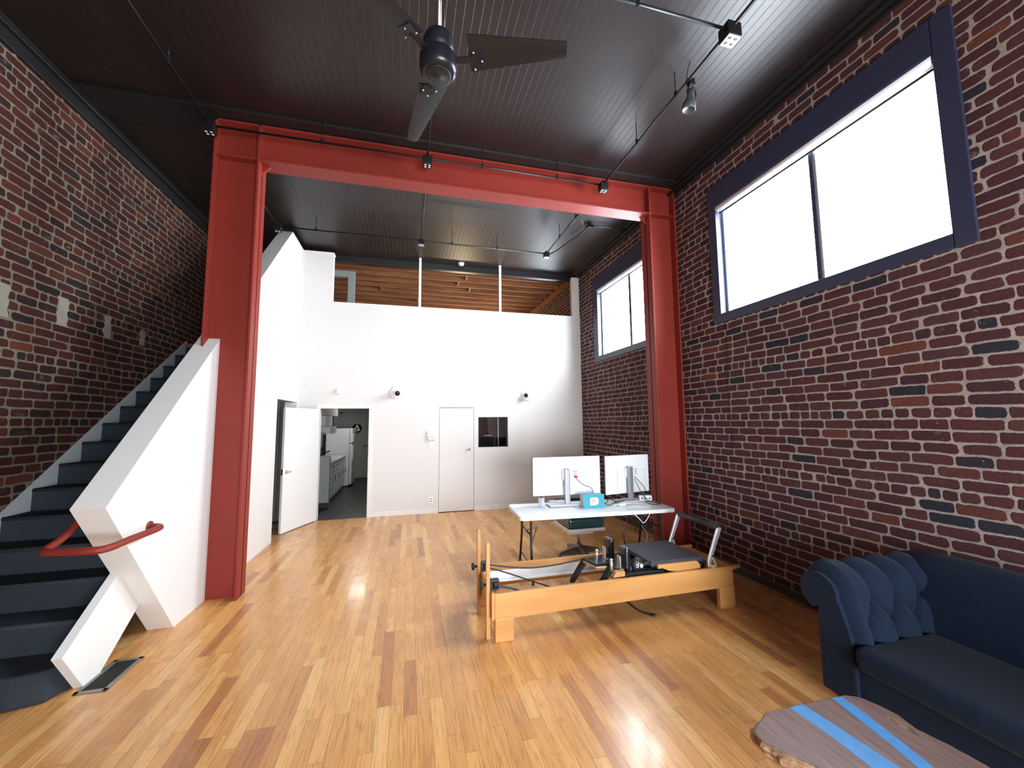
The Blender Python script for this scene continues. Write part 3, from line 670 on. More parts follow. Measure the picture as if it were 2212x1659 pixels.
obj('plate', G().box(-.04, .04, -.007, 0, -.062, .062, .003), 'white_plastic', t)
for z in (-.024, .024): obj('socket', G().box(-.012, .012, -.0095, -.006, z-.01, z+.01, .002), 'black_metal', t)

# ------------------------------------------------------------------ kitchen beyond the doorway
t = thing('half_wall', 'pale half-height wall end with dark base just inside the kitchen', 'half wall', (-1.98, 9.49, 0))
obj('panel', G().box(-.37, .36, -.06, .06, .0, 1.09, .004), 'kitchen_wall_paint', t); obj('dark_base', G().box(-.375, .366, -.068, -.06, 0, .115), 'black_paint', t)
t = thing('base_cabinet', 'row of white kitchen base cabinets with drawers and doors', 'kitchen cabinet', (-1.99, 10.9, 0))
obj('body', G().box(-.34, .28, -1.33, 1.30, .10, .87).box(-.34, .22, -1.33, 1.30, .0, .10), 'kitchen_white', t)
for k in range(3):
    d = obj('drawer', G().box(.28, .30, -1.31, -.88, .12+k*.25, .355+k*.25, .004), 'kitchen_white', t)
    obj('handle', G().tube([(.30, -1.2, .30+k*.25), (.33, -1.19, .30+k*.25), (.33, -1.0, .30+k*.25), (.30, -.99, .30+k*.25)], .007), 'black_metal', d)
for k in range(4):
    y0 = -.86+k*.54
    d = obj('door', G().box(.28, .30, y0, y0+.52, .12, .64, .004), 'kitchen_white', t)
    obj('handle', G().tube([(.30, y0+.42, .57), (.33, y0+.42, .57), (.33, y0+.42, .45), (.30, y0+.42, .45)], .007), 'black_metal', d)
    d = obj('drawer', G().box(.28, .30, y0, y0+.52, .66, .86, .004), 'kitchen_white', t)
    obj('handle', G().tube([(.30, y0+.16, .78), (.33, y0+.17, .78), (.33, y0+.35, .78), (.30, y0+.36, .78)], .007), 'black_metal', d)
t = thing('worktop', 'pale grey kitchen worktop over the base cabinets', 'worktop', (-1.99, 10.9, .872))
obj('slab', G().box(-.34, .32, -1.34, 1.31, 0, .04, .006), 'outlet_grey', t); obj('sink_basin', G().box(-.28, .22, -.9, -.2, .036, .043, .003), 'steel', t)
t = thing('kitchen_tap', 'black kitchen tap with swivel spout beside the sink', 'tap', (-1.85, 9.75, .915))
obj('spout', G().tube([(0, 0, 0), (0, 0, .28), (.01, .02, .36), (.05, .05, .34), (.06, .06, .26)], .022, 12, smooth=2), 'black_metal', t); obj('lever', G().tube([(0, 0, .20), (.17, .02, .27)], .014, 8), 'black_metal', t)
t = thing('refrigerator', 'white two-door refrigerator standing beside the far kitchen door', 'refrigerator', (-1.88, 12.72, 0))
obj('cabinet', G().box(-.36, .26, -.38, .38, .04, 1.645, .01), 'kitchen_white', t)
d = obj('freezer_door', G().box(.265, .34, -.38, .38, 1.22, 1.645, .02, 3), 'kitchen_white', t); obj('handle', G().box(.34, .365, -.34, -.31, 1.26, 1.5, .006), 'kitchen_white', d)
d = obj('lower_door', G().box(.265, .34, -.38, .38, .06, 1.205, .02, 3), 'kitchen_white', t); obj('handle', G().box(.34, .365, -.34, -.31, .75, 1.15, .006), 'kitchen_white', d)
obj('foot_grille', G().box(-.3, .25, -.36, .36, 0, .05), 'black_metal', t)
t = thing('range_hood', 'white undercabinet hood hanging above the worktop', 'range hood', (-1.95, 10.3, 1.52))
obj('hood', G().prism([(-.4, 0), (.24, .04), (.24, .20), (-.4, .20)], 'y', -.4, .4, .004), 'kitchen_white', t); obj('slot', G().box(.0, .15, -.404, -.40, .05, .065), 'black_metal', t)
t = thing('upper_cabinet', 'white wall cabinet above the kitchen hood', 'kitchen cabinet', (-2.0, 10.3, 1.73))
obj('cabinet_body', G().box(-.35, .17, -.42, .42, 0, .245, .004), 'kitchen_white', t); obj('door', G().box(.17, .19, -.41, .41, .005, .24, .003), 'kitchen_white', t)
t = thing('restroom_sign', 'round black restroom sign with white triangle and figure on the far door', 'sign', (-1.63, YEND-.045, 1.62))
obj('disc', G().lathe([(0, 0), (.158, 0), (.158, .008), (0, .008)], (0, 0, 0), 40, (PI/2, 0, 0)), 'black_paint', t)
obj('rim', G().lathe([(.158, 0), (.165, 0), (.165, .007), (.158, .007)], (0, 0, 0), 40, (PI/2, 0, 0)), 'white_mark', t)
obj('triangle', G().prism([(-.10, -.075), (.10, -.075), (.012, .125), (-.012, .125)], 'y', -.012, -.008), 'white_mark', t)
fg = G().lathe([(0, 0), (.014, 0), (.014, .004), (0, .004)], (0, -.012, .045), 14, (PI/2, 0, 0)).prism([(-.018, .028), (.018, .028), (.034, -.02), (.022, -.02), (.014, .0), (.014, -.065), (.003, -.065), (.003, -.03), (-.003, -.03), (-.003, -.065), (-.014, -.065), (-.014, 0), (-.022, -.02), (-.034, -.02)], 'y', -.016, -.012)
obj('figure', fg, 'black_paint', t)
obj('caption_bar', G().box(-.05, .05, -.012, -.008, -.115, -.10), 'register_metal', t)

# ------------------------------------------------------------------ folding table
t = thing('folding_table', 'white plastic folding table with black steel legs in front of the brick wall', 'table', (2.2, 4.70, 0), -.055)
HX, HY = .965, .365
g = G(); pts = []
for cxx, cyy, a0 in ((HX-.06, HY-.06, 0), (-HX+.06, HY-.06, PI/2), (-HX+.06, -HY+.06, PI), (HX-.06, -HY+.06, 1.5*PI)):
    for k in range(7): a = a0+k*PI/12; pts.append((cxx+.06*math.cos(a), cyy+.06*math.sin(a)))
obj('tabletop', g.prism(pts, 'z', .695, .74, .008), 'white_plastic', t)
obj('fold_seam', G().box(-.0015, .0015, -HY-.0005, HY, .69, .7405), 'outlet_grey', t)
for s in (-1, 1):
    lf = G()
    for yy in (-1, 1):
        lf.tube([(s*.81, yy*.235, .69), (s*.81, yy*.235, .46), (s*.815, yy*.255, .34), (s*.82, yy*.345, .0)], .0135, 10, smooth=2)
    lf.tube([(s*.81, -.235, .50), (s*.81, .235, .50)], .010, 8).tube([(s*.816, -.30, .17), (s*.816, .30, .17)], .008, 8)
    f_ = obj('leg_frame', lf, 'black_metal', t)
    obj('brace', G().tube([(s*.81, .0, .50), (s*.66, .0, .54), (s*.18, .0, .685)], .008, 8).tube([(s*.81, -.235, .38), (s*.68, .0, .535)], .007, 8), 'grey_metal' if s < 0 else 'black_metal', f_)

# ------------------------------------------------------------------ things on the table
ZTB = .7405
def monitor(name, cx_, cy__, wid, z0, z1, rz, px, label, box=False):
    t = thing('monitor', label, 'monitor', (cx_, cy__, ZTB), rz, 'monitors on the folding table')
    pn = obj('panel', G().box(-wid/2, wid/2, 0, .028, z0-ZTB, z1-ZTB, .006), 'white_plastic', t)
    obj('bezel', G().box(-wid/2-.003, wid/2+.003, .026, .036, z0-ZTB-.003, z1-ZTB+.003, .002), 'black_metal', pn)
    if box: obj('rear_bulge', G().box(-.19, .27, -.022, .002, .10, .40, .012), 'white_plastic', pn)
    zm = (z1-ZTB)*.62
    obj('mount', G().box(px-.05, px+.05, -.05, 0, zm-.06, zm+.06, .006), 'white_plastic', t)
    obj('stand_column', G().box(px-.033, px+.033, -.105, -.05, .012, zm+.085, .012, 3), 'silver_plastic', t)
    obj('stand_base', G().prism([(px+.16*math.cos(a)*1.25, -.04+.11*math.sin(a)) for a in [k*2*PI/28 for k in range(28)]], 'z', .0, .013, .003), 'white_plastic', t)
    pt = obj('port_block', G().box(px+.11, px+.17, -.026 if box else -.006, .0, zm-.04, zm+.085, .003), 'white_plastic', pn)
    g = G()
    for i in (0, 1):
        for j in (0, 1, 2): g.box(px+.118+i*.026, px+.134+i*.026, -.028 if box else -.008, -.005, zm+.035-j*.03, zm+.044-j*.03)
    obj('ports', g, 'black_metal', pt)
    return t
monitor('m', 2.01, 4.94, .92, .85, 1.335, -.04, -.03, 'white-backed monitor on the left with a red plug in its back')
monitor('m', 2.885, 4.93, .73, .83, 1.33, .18, -.03, 'white-backed monitor on the right, angled toward the red column', True)
t = thing('pen_cup', 'clear glass cup of pens at the left end of the table', 'cup', (1.617, 4.83, ZTB))
obj('cup', G().lathe([(0, 0), (.037, 0), (.040, .115), (.037, .115), (.034, .006), (0, .006)]), 'clear_plastic', t)
for a, b_ in ((.6, .02), (2.4, -.02), (4.2, .01), (5.2, -.01)):
    obj('pen', G().tube([(.022*math.cos(a), .022*math.sin(a), .008), (-.026*math.cos(a), -.026*math.sin(a), .125+b_*.4)], .0045, 6), 'black_metal', t)
t = thing('laptop', 'flat closed silver laptop lying in front of the left monitor', 'laptop', (1.87, 4.83, ZTB), -.08)
obj('base', G().box(-.16, .16, -.09, .12, .004, .014, .003), 'silver_plastic', t); obj('lid', G().box(-.16, .16, -.09, .12, .0145, .021, .003), 'white_plastic', t)
t = thing('notebook', 'flat white notebook under the left monitor at the back of the table', 'notebook', (1.92, 5.07, ZTB), .1)
obj('cover', G().box(-.11, .11, -.07, .07, 0, .012, .002), 'white_plastic', t); obj('page_block', G().box(-.105, .108, -.065, .065, .002, .010), 'cream_paper', t)
t = thing('card_box', 'bright cyan cardboard box with a cream sticker on its front', 'box', (2.225, 4.66, ZTB), -.04)
obj('carton', G().box(-.14, .13, -.06, .06, 0, .155, .003), 'cyan_card', t)
obj('sticker', G().prism([(-.055, .03), (.02, .032), (.05, .05), (.055, .10), (.035, .125), (-.05, .125), (-.062, .08)], 'y', -.0625, -.0595), 'cream_paper', t)
obj('sticker_drawing', G().box(-.035, -.03, -.064, -.062, .05, .11).box(-.01, -.005, -.064, -.062, .055, .115).box(-.035, .02, -.064, -.062, .085, .09), 'register_metal', t)
obj('side_panel', G().box(-.142, -.1395, -.055, .055, .003, .15), 'outlet_grey', t)
t = thing('power_strip', 'white power strip standing behind the right monitor stand', 'power strip', (3.01, 4.80, ZTB), -.2)
obj('body', G().box(-.05, .12, -.03, .03, 0, .075, .012), 'white_plastic', t)
for x in (-.015, .035, .085): obj('socket', G().box(x-.01, x+.01, -.033, -.029, .03, .05, .002), 'black_metal', t)
t = thing('router', 'dark grey rounded speaker lying at the right end of the table', 'speaker', (3.11, 4.87, ZTB), -.2)
t.name = 'small_speaker'
obj('body', G().box(-.075, .075, -.05, .05, 0, .055, .024, 4), 'grey_metal', t); obj('grille', G().box(-.055, .055, -.053, -.046, .012, .042, .004), 'black_metal', t)
t = thing('wall_charger', 'small white charger block lying among the cables', 'charger', (2.60, 4.62, ZTB), .3)
obj('block', G().box(-.05, .05, -.03, .03, 0, .03, .008), 'white_plastic', t); obj('prong_face', G().box(.05, .056, -.012, .012, .008, .02), 'steel', t)
def cable(pts, r, mat, label, sm=3, grp=None):
    o = obj('cable', G().tube(pts, r, 7, smooth=sm), mat); return tag(o, label, 'cable', grp)
Z = ZTB
cable([(2.12, 4.925, 1.075), (2.13, 4.86, 1.03), (2.19, 4.82, .98), (2.28, 4.80, .955), (2.30, 4.79, .90), (2.30, 4.78, .80), (2.30, 4.80, Z+.01)], .004, 'black_rubber', 'black cable dropping from the red plug of the left monitor')
tag(obj('plug', G().box(2.105, 2.135, 4.89, 4.93, 1.065, 1.095, .004), 'red_plug'), 'small red plug in the back of the left monitor', 'plug')
cable([(2.90, 4.80, 1.07), (2.96, 4.78, 1.0), (3.02, 4.76, .93), (3.05, 4.78, .86), (2.98, 4.72, .80), (2.95, 4.60, Z+.008), (3.02, 4.52, Z+.006), (3.13, 4.56, Z+.006), (3.10, 4.64, Z+.006), (3.0, 4.70, Z+.02)], .0045, 'black_rubber', 'black cable looping down beside the right monitor stand')
cable([(2.90, 4.80, 1.04), (2.93, 4.78, .95), (2.97, 4.74, .84), (3.02, 4.66, Z+.02), (3.14, 4.60, Z+.008)], .004, 'black_rubber', 'thin black cable behind the right monitor stand')
cable([(2.36, 4.82, Z+.012), (2.44, 4.72, Z+.01), (2.50, 4.80, Z+.03), (2.56, 4.86, Z+.05), (2.62, 4.78, Z+.02), (2.55, 4.70, Z+.01), (2.66, 4.74, Z+.03), (2.76, 4.82, Z+.02)], .006, 'black_rubber', 'tangled black cable on the table between box and right stand')
cable([(2.38, 4.60, Z+.008), (2.42, 4.68, Z+.01), (2.46, 4.62, Z+.01), (2.52, 4.72, Z+.012), (2.64, 4.76, Z+.03), (2.72, 4.88, Z+.02)], .0045, 'black_rubber', 'second black cable zigzagging right of the cyan box')
cable([(2.40, 4.70, Z+.006), (2.52, 4.60, Z+.008), (2.62, 4.68, Z+.03), (2.70, 4.66, Z+.01), (2.74, 4.56, Z+.006), (2.60, 4.48, Z+.006), (2.56, 4.36, Z+.004), (2.60, 4.325, .70), (2.66, 4.31, .64), (2.70, 4.305, .585), (2.76, 4.31, .64), (2.81, 4.325, .70), (2.82, 4.36, Z+.004), (2.78, 4.46, Z+.006), (2.66, 4.52, Z+.006)], .005, 'white_plastic', 'white cable hanging in a loop over the front table edge')
cable([(2.48, 4.60, Z+.006), (2.56, 4.70, Z+.02), (2.68, 4.62, Z+.02), (2.80, 4.70, Z+.01), (2.92, 4.62, Z+.006), (2.95, 4.50, Z+.005), (2.84, 4.45, Z+.005), (2.7, 4.48, Z+.005)], .0045, 'white_plastic', 'white cable coiled on the table beside the right stand')
cable([(2.62, 4.72, .70), (2.60, 4.70, .5), (2.66, 4.66, .3), (2.60, 4.62, .12), (2.60, 4.58, .008), (2.45, 4.6, .008)], .0045, 'cord_brown', 'brown cord hanging under the table, crossing another')
cable([(2.76, 4.72, .70), (2.70, 4.70, .5), (2.64, 4.68, .3), (2.66, 4.62, .12), (2.70, 4.60, .008), (2.9, 4.7, .008)], .0045, 'cord_brown', 'dark cord hanging under the table behind the brown one')
t = thing('extension_socket', 'small beige cube tap with plugs hanging under the table near the brick wall', 'power adapter', (3.30, 5.25, 0))
obj('block', G().box(-.04, .04, -.03, .03, .01, .05, .004), 'cream_paper', t); obj('lead', G().tube([(0, 0, .03), (.1, .05, .14), (.05, .1, .24), (.0, .1, .30)], .006, 6, smooth=2), 'cream_paper', t)

# ------------------------------------------------------------------ office chair, back legless steel base
t = thing('office_chair', 'old swivel chair with dark green leather seat and steel star base under the table', 'chair', (2.21, 5.08, 0), .0)
obj('seat', G().box(-.22, .27, -.22, .24, .43, .555, .030, 4), 'green_leather', t)
obj('seat_frame', G().box(-.225, .275, -.225, .24, .39, .430, .006).box(-.20, .12, -.20, .2, .36, .39, .005), 'aluminium', t)
obj('arm_support', G().tube([(-.27, .05, .40), (-.31, .04, .44), (-.32, .04, .52), (-.31, .04, .60)], .014, 8, smooth=2), 'aluminium', t)
obj('pedestal', G().tube([(0, 0, .16), (0, 0, .36)], .016, 12).lathe([(0, .13), (.05, .13), (.045, .17), (.025, .20), (0, .20)]), 'grey_metal', t)
for k in range(4):
    a = PI+.10 + k*PI/2
    R_ = Matrix.Rotation(a, 3, 'Z')
    g = G().prism([(0, .07), (.02, .16), (.06, .155), (.26, .115), (.295, .10), (.30, .07), (.26, .065), (.05, .05)], 'y', -.022, .022, .006)
    for v in g.bm.verts: v.co = R_ @ v.co
    lg = obj('base_leg', g, 'grey_metal', t)
    p = R_ @ Vector((.28, 0, .028))
    obj('caster', G().lathe([(0, -.016), (.024, -.014), (.028, -.006), (.028, .006), (.024, .014), (0, .016)], p, 16, (PI/2, 0, a+.6)).tube([p, p+Vector((0, 0, .05))], .008, 8), 'black_rubber', lg)
obj('backrest', G().box(-.21, .21, .31, .36, .55, .72, .022, 3), 'green_leather', t)
obj('back_support', G().tube([(0, .15, .37), (0, .33, .38), (0, .37, .45), (0, .37, .62)], .014, 8, smooth=2), 'aluminium', t)

# ------------------------------------------------------------------ pilates reformer
t = thing('pilates_reformer', 'maple pilates reformer with black carriage mat, ropes and padded foot bar', 'exercise machine', (1.9, 3.74, 0))
def pr(name, g, mat, par=None): return obj(name, rel(g, t), mat, par if par is not None else t)
def railpoly(y0, y1):
    return G().prism([(.715, .185), (.715, .382), (2.98, .382), (3.16, .382), (3.16, .352), (3.085, .335), (3.085, .02), (2.905, .0), (2.905, .185), (.885, .185)], 'x' if False else 'y', y0, y1, .004)
for y0 in (3.385, 4.065):
    g = G().prism([(.715, .172), (3.0, .187), (3.085, .187), (3.085, .34), (3.165, .355), (3.165, .378), (.715, .378)], 'y', y0, y0+.032, .004)
    pr('side_rail', g, 'maple')
for y0 in (3.375, 4.055):
    pr('leg', G().box(.715, .875, y0, y0+.045, 0, .185, .006), 'maple'); pr('leg', G().box(2.915, 3.085, y0, y0+.05, 0, .20, .006), 'maple')
pr('end_board', G().box(.690, .716, 3.39, 4.10, .17, .385, .003), 'maple'); pr('end_board', G().box(2.99, 3.02, 3.42, 4.065, .19, .335, .003), 'maple')
pr('end_shelf', G().box(3.0, 3.15, 3.42, 4.065, .335, .355, .003), 'maple')
for y0 in (3.475, 3.925):
    p_ = pr('riser_post', G().box(.655, .688, y0-.03, y0+.01, .0, .775, .004), 'maple')
    pr('clamp_knob', G().lathe([(0, 0), (.032, .0), (.036, .012), (.028, .024), (.012, .03), (.010, .05), (0, .05)], (.605, y0-.01, .432), 10, (0, PI/2, 0)), 'black_rubber', p_)
    k_ = pr('pulley', G().box(.700, .765, y0-.04, y0+.02, .385, .40, .003).box(.700, .765, y0-.04, y0+.02, .455, .47, .003).box(.69, .705, y0-.04, y0+.02, .385, .47, .003).lathe([(0, -.02), (.03, -.02), (.022, 0), (.03, .02), (0, .02)], (.738, y0-.01, .428), 18), 'black_rubber', p_)
    pr('rope_hook', G().tube([(.69, y0-.03, .44), (.71, y0-.035, .415)], .006, 6), 'steel', p_)
for y0, y1 in ((3.99, 4.062), (3.42, 3.48)):
    pr('track', G().box(.73, 2.98, y0+(.05 if y0 > 3.9 else 0), y1-(0 if y0 > 3.9 else .05), .235, .325, .002).box(.73, 2.98, y0, y1, .235, .247, .002), 'aluminium')
c_ = pr('carriage', G().box(1.93, 2.86, 3.50, 3.98, .33, .40, .006), 'black_vinyl')
pr('mat', G().box(2.24, 2.83, 3.47, 4.06, .41, .465, .022, 4), 'mat_vinyl', c_)
pr('carriage_frame', G().box(1.95, 2.35, 3.43, 3.475, .375, .40, .006), 'black_metal', c_)
g = G().prism([(2.29, .445), (2.29, .41), (2.34, .412), (2.40, .385), (2.50, .365), (2.62, .365), (2.755, .375), (2.755, .41), (2.72, .445)], 'y', 3.43, 3.466, .006)
pr('wooden_bracket', g, 'maple', c_)
for yy in (3.56, 3.86):
    sh = pr('shoulder_rest', G().box(1.985, 2.045, yy-.07, yy+.07, .40, .605, .024, 4), 'black_vinyl', c_)
    pr('bracket_plate', G().box(1.945, 1.955, yy-.04, yy+.02, .40, .525, .002).box(1.955, 1.985, yy-.04, yy+.02, .40, .41, .002), 'aluminium', sh)
    pr('peg', G().tube([(1.86, yy-.03, .40), (1.86, yy-.03, .51)], .014, 12), 'aluminium', c_)
hr = pr('headrest', G().box(1.70, 1.93, 3.60, 3.80, .425, .452, .012, 3, rot=(0, .12, .25)), 'black_vinyl', c_)
pr('headrest_board', G().box(1.70, 1.93, 3.60, 3.80, .405, .424, .003, rot=(0, .12, .25), piv=(1.815, 3.7, .438)), 'maple', hr)
pr('wood_block', G().prism([(1.83, .375), (1.86, .42), (1.95, .42), (1.95, .375)], 'y', 3.44, 3.50, .004), 'maple', c_)
def strap(pts, wd, name='strap'):
    g = G(); b2 = g.bm; P = [Vector(p) for p in pts]
    for _ in range(2):
        q = [P[0]]
        for i in range(len(P)-1): q += [P[i]*.75+P[i+1]*.25, P[i]*.25+P[i+1]*.75]
        q.append(P[-1]); P = q
    row = []
    for i, p in enumerate(P):
        t_ = i/(len(P)-1); w_ = wd*(1-.45*t_)
        row.append([b2.verts.new(p+Vector((dx, dy, 0))) for dx, dy in ((-.006, -w_), (.03, -w_), (.03, w_), (-.006, w_))])
    for i in range(len(row)-1):
        for k in range(4): b2.faces.new((row[i][k], row[i][(k+1) % 4], row[i+1][(k+1) % 4], row[i+1][k]))
    b2.faces.new(row[0][::-1]); b2.faces.new(row[-1])
    return pr(name, g, 'black_fabric')
s1 = strap([(1.71, 3.78, .44), (1.66, 3.77, .40), (1.60, 3.75, .34), (1.53, 3.73, .265)], .045, 'foot_strap')
s2 = strap([(1.89, 3.58, .45), (1.84, 3.56, .40), (1.76, 3.53, .33), (1.66, 3.50, .25)], .042, 'foot_strap')
pr('strap_ring', G().tube([(1.515+.018*math.cos(a), 3.73, .262+.02*math.sin(a)) for a in [k*PI/6 for k in range(13)]], .003, 6), 'steel', s1)
pr('snap_hook', G().tube([(1.50, 3.72, .255), (1.46, 3.70, .262), (1.44, 3.69, .255)], .0035, 6), 'steel', s1)
pr('rope', G().tube([(.74, 3.91, .445), (.90, 3.90, .41), (1.15, 3.88, .375), (1.4, 3.86, .385), (1.62, 3.83, .42), (1.72, 3.80, .445)], .0075, 8, smooth=3), 'black_rubber')
rp = pr('rope', G().tube([(.74, 3.90, .42), (.90, 3.85, .38), (1.1, 3.77, .32), (1.30, 3.66, .27), (1.38, 3.62, .255)], .0065, 8, smooth=2), 'black_rubber')
pr('thimble', G().tube([(1.40+.024*math.cos(a), 3.615+.008*math.sin(a), .253+.012*math.sin(a)) for a in [k*PI/6 for k in range(13)]], .004, 6), 'steel', rp)
pr('rope', G().tube([(.745, 3.46, .415), (.86, 3.455, .39), (.98, 3.45, .345), (1.08, 3.44, .325), (1.3, 3.44, .315), (1.9, 3.46, .34)], .010, 8, smooth=3), 'black_rubber')
for yy, s in ((3.435, -1), (4.045, 1)):
    ft = pr('footbar_arm', G().prism([(2.835, .375), (2.855, .375), (3.015, .735), (2.985, .742), (2.965, .73), (2.835, .42)], 'y', yy-.012, yy+.012, .004), 'aluminium')
    pr('support_strut', G().prism([(2.915, .345), (2.945, .345), (2.895, .50), (2.875, .49)], 'y', yy-.018, yy-.008, .002), 'aluminium', ft)
    pr('pivot_bolt', G().lathe([(0, 0), (.010, 0), (.010, .006), (0, .006)], (2.885, yy-.019, .48), 12, (PI/2, 0, 0)), 'black_metal', ft)
pr('padded_foot_bar', G().tube([(2.995, 3.455, .735), (2.995, 4.03, .735)], .030, 18), 'black_rubber')
pr('cross_dowel', G().tube([(2.875, 3.395, .385), (2.875, 4.09, .385)], .016, 12), 'maple')
pr('spring_box', G().box(2.62, 2.84, 3.47, 4.0, .25, .335, .01), 'black_rubber')
cp = pr('round_pad', G().lathe([(0, -.03), (.055, -.028), (.068, -.012), (.068, .012), (.055, .028), (0, .03)], (2.125, 3.515, .442), 8, (PI/2, 0, 0)), 'black_rubber', c_)
pr('pad_arm', G().box(2.17, 2.31, 3.50, 3.53, .425, .452, .008), 'black_rubber', c_)
mk = G().tube([(2.105+.012*math.cos(a), 3.484, .438+.014*math.sin(a)) for a in [k*PI/6 for k in range(13)]], .004, 6)
mk.tube([(2.112, 3.484, .473), (2.122, 3.484, .46), (2.112, 3.484, .452)], .004, 6)
mk.prism([(2.135, .452), (2.148, .462), (2.152, .445), (2.168, .45), (2.16, .43), (2.15, .415), (2.135, .425), (2.13, .44)], 'y', 3.481, 3.486)
pr('pad_emblem', mk, 'white_mark', cp)
o = obj('short_cord', G().tube([(2.15, 3.80, .008), (2.13, 3.66, .008), (2.14, 3.54, .008), (2.19, 3.45, .008), (2.22, 3.43, .008)], .008, 8, smooth=3).box(2.20, 2.235, 3.415, 3.445, 0, .02, .004), 'black_rubber')
tag(o, 'short black cord lying on the floor under the reformer', 'cord')

# ------------------------------------------------------------------ sofa
SX0, SX1, SY1, SY0 = 2.66, 3.72, 2.34, .12
t = thing('chesterfield_sofa', 'dark blue velvet chesterfield sofa with buttoned rolled arms against the brick wall', 'sofa', ((SX0+SX1)/2, 1.2, 0))
def sp(name, g, mat='sofa_velvet', par=None, sm=False): return obj(name, rel(g, t), mat, par if par is not None else t, sm)
# arm profile in (y, z): inner face rises from the seat, rolls outward over the top
def arm(yin, s, name):
    """yin: y of the inner face at the seat, s: +1 when the outside is at larger y"""
    prof = []
    for k in range(13): q = k/12; prof.append((0 + .035*q + .05*q*q, .36+.29*q))
    c = (.205, .655); R1 = .122
    for k in range(1, 25):
        a = PI - k/24*(PI*1.38); prof.append((c[0]+R1*math.cos(a)*1.05, c[1]+R1*math.sin(a)))
    # resample by arc length
    acc = [0]
    for i in range(1, len(prof)): acc.append(acc[-1]+math.dist(prof[i], prof[i-1]))
    tot = acc[-1]
    def at(v):
        d = v*tot; i = 1
        while i < len(acc)-1 and acc[i] < d: i += 1
        f = (d-acc[i-1])/max(1e-9, acc[i]-acc[i-1]); f = min(1, max(0, f))
        p = [prof[i-1][k]*(1-f)+prof[i][k]*f for k in (0, 1)]
        tg = (prof[i][0]-prof[i-1][0], prof[i][1]-prof[i-1][1]); l = math.hypot(*tg) or 1
        return p, (-tg[1]/l, tg[0]/l), d
    X0, X1 = SX0+.02, SX1-.22
    CW = .205; r0, r1 = .16, .285               # two button rows (arc length)
    segs = []
    for c_i in range(0, 6):
        xa = .125+c_i*CW
        segs += [((xa, -.05), (xa, r0)), ((xa, r0), (xa+CW/2, r1)), ((xa+CW/2, r1), (xa+CW*.42, .62))]
        if c_i: segs.append(((xa, r0), (xa-CW/2, r1)))
    btn = [(.125+i*CW, r0) for i in range(6)] + [(.125+CW/2+i*CW, r1) for i in range(6)]
    def dist(p, a, b):
        ax, ay = a; bx, by = b; dx, dy = bx-ax, by-ay; q = ((p[0]-ax)*dx+(p[1]-ay)*dy)/(dx*dx+dy*dy); q = min(1, max(0, q))
        return math.hypot(p[0]-ax-q*dx, p[1]-ay-q*dy)
    def f(u, v):
        p, nrm, d = at(v); x = u*(X1-X0)
        ds = min(dist((x, d), a, b) for a, b in segs); db = min(math.hypot(x-bx, d-by) for bx, by in btn)
        fade = 1.0 if d < .52 else max(0, 1-(d-.52)/.1)
        edge = min(1, x/.05, (X1-X0-x)/.01+.3)
        h = (.062*(1-math.exp(-ds/.032)) - .030*math.exp(-(db/.024)**2))*fade*max(edge, 0) + .012
        front = .035*max(0, 1-x/.04)**2
        yy, zz = p[0]+nrm[0]*(h-front), p[1]+nrm[1]*(h-front)
        return Vector((X0+x, yin+s*yy, zz))
    g = G().grid(f, 150, 110)
    a_ = sp(name, g)
    # body of the arm below the roll and the facing panel at the front
    pts = [(0, .06), (0, .36)] + [at(v)[0] for v in [k/40 for k in range(1, 41)]] + [(.215, .56), (.215, .06)]
    fr = [(yin+s*(p[0]), p[1]) for p in pts]
    sp('arm_body', G().prism([(yin+s*.02, .06), (yin+s*.02, .40), (yin+s*.08, .60), (yin+s*.22, .70), (yin+s*.22, .06)], 'x', SX0+.02, SX1-.05, .01), par=a_)
    sp('front_facing', G().prism(fr, 'x', SX0, SX0+.03, .006), par=a_)
    for yy in (.015, .20):
        g = G(); zz = .09
        while zz < .54:
            g.lathe([(0, 0), (.005, .001), (.003, .004), (0, .005)], (SX0-.0005, yin+s*yy, zz), 8, (0, -PI/2, 0)); zz += .022
        sp('nailhead_trim', g, 'black_metal', a_)
    return a_
arm(1.985, 1, 'tufted_arm')
arm(.44, -1, 'tufted_arm')
# back with rolled top
pb = [(SX1-.46, .36), (SX1-.43, .50), (SX1-.37, .66), (SX1-.33, .74)] + [(SX1-.21+.125*math.cos(a), .765+.115*math.sin(a)) for a in [PI-k*PI*1.3/20 for k in range(1, 21)]] + [(SX1-.12, .62), (SX1-.05, .60), (SX1-.05, .08), (SX1-.46, .08)]
def backf():
    g = G(); n = len(pb)
    b2 = bmesh.new(); ring = []
    ys = [.46+(1.99-.46)*k/30 for k in range(31)]
    ys = [.20, .30, .38] + ys + [2.08, 2.17, 2.25, 2.30]
    for y in ys:
        e = 0
        if y > 2.0: e = (y-2.0)/.30
        if y < .45: e = (.45-y)/.25
        dz = -.075*e**1.6
        ring.append([b2.verts.new((p[0]+(.0 if p[1] < .5 else .03*e), y, p[1]+(dz if p[1] > .6 else 0))) for p in pb])
    for i in range(len(ring)-1):
        for k in range(n): fc = b2.faces.new((ring[i][k], ring[i][(k+1) % n], ring[i+1][(k+1) % n], ring[i+1][k])); fc.smooth = True
    b2.faces.new(ring[0][::-1]); b2.faces.new(ring[-1]); bmesh.ops.recalc_face_normals(b2, faces=b2.faces[:])
    g.add(b2); return g
sp('backrest', backf())
sp('seat_cushion', G().box(SX0-.04, SX1-.42, .46, 1.975, .29, .435, .055, 6), sm=True)
sp('seat_base', G().box(SX0+.03, SX1-.05, .40, 2.10, .07, .31, .02, 3))
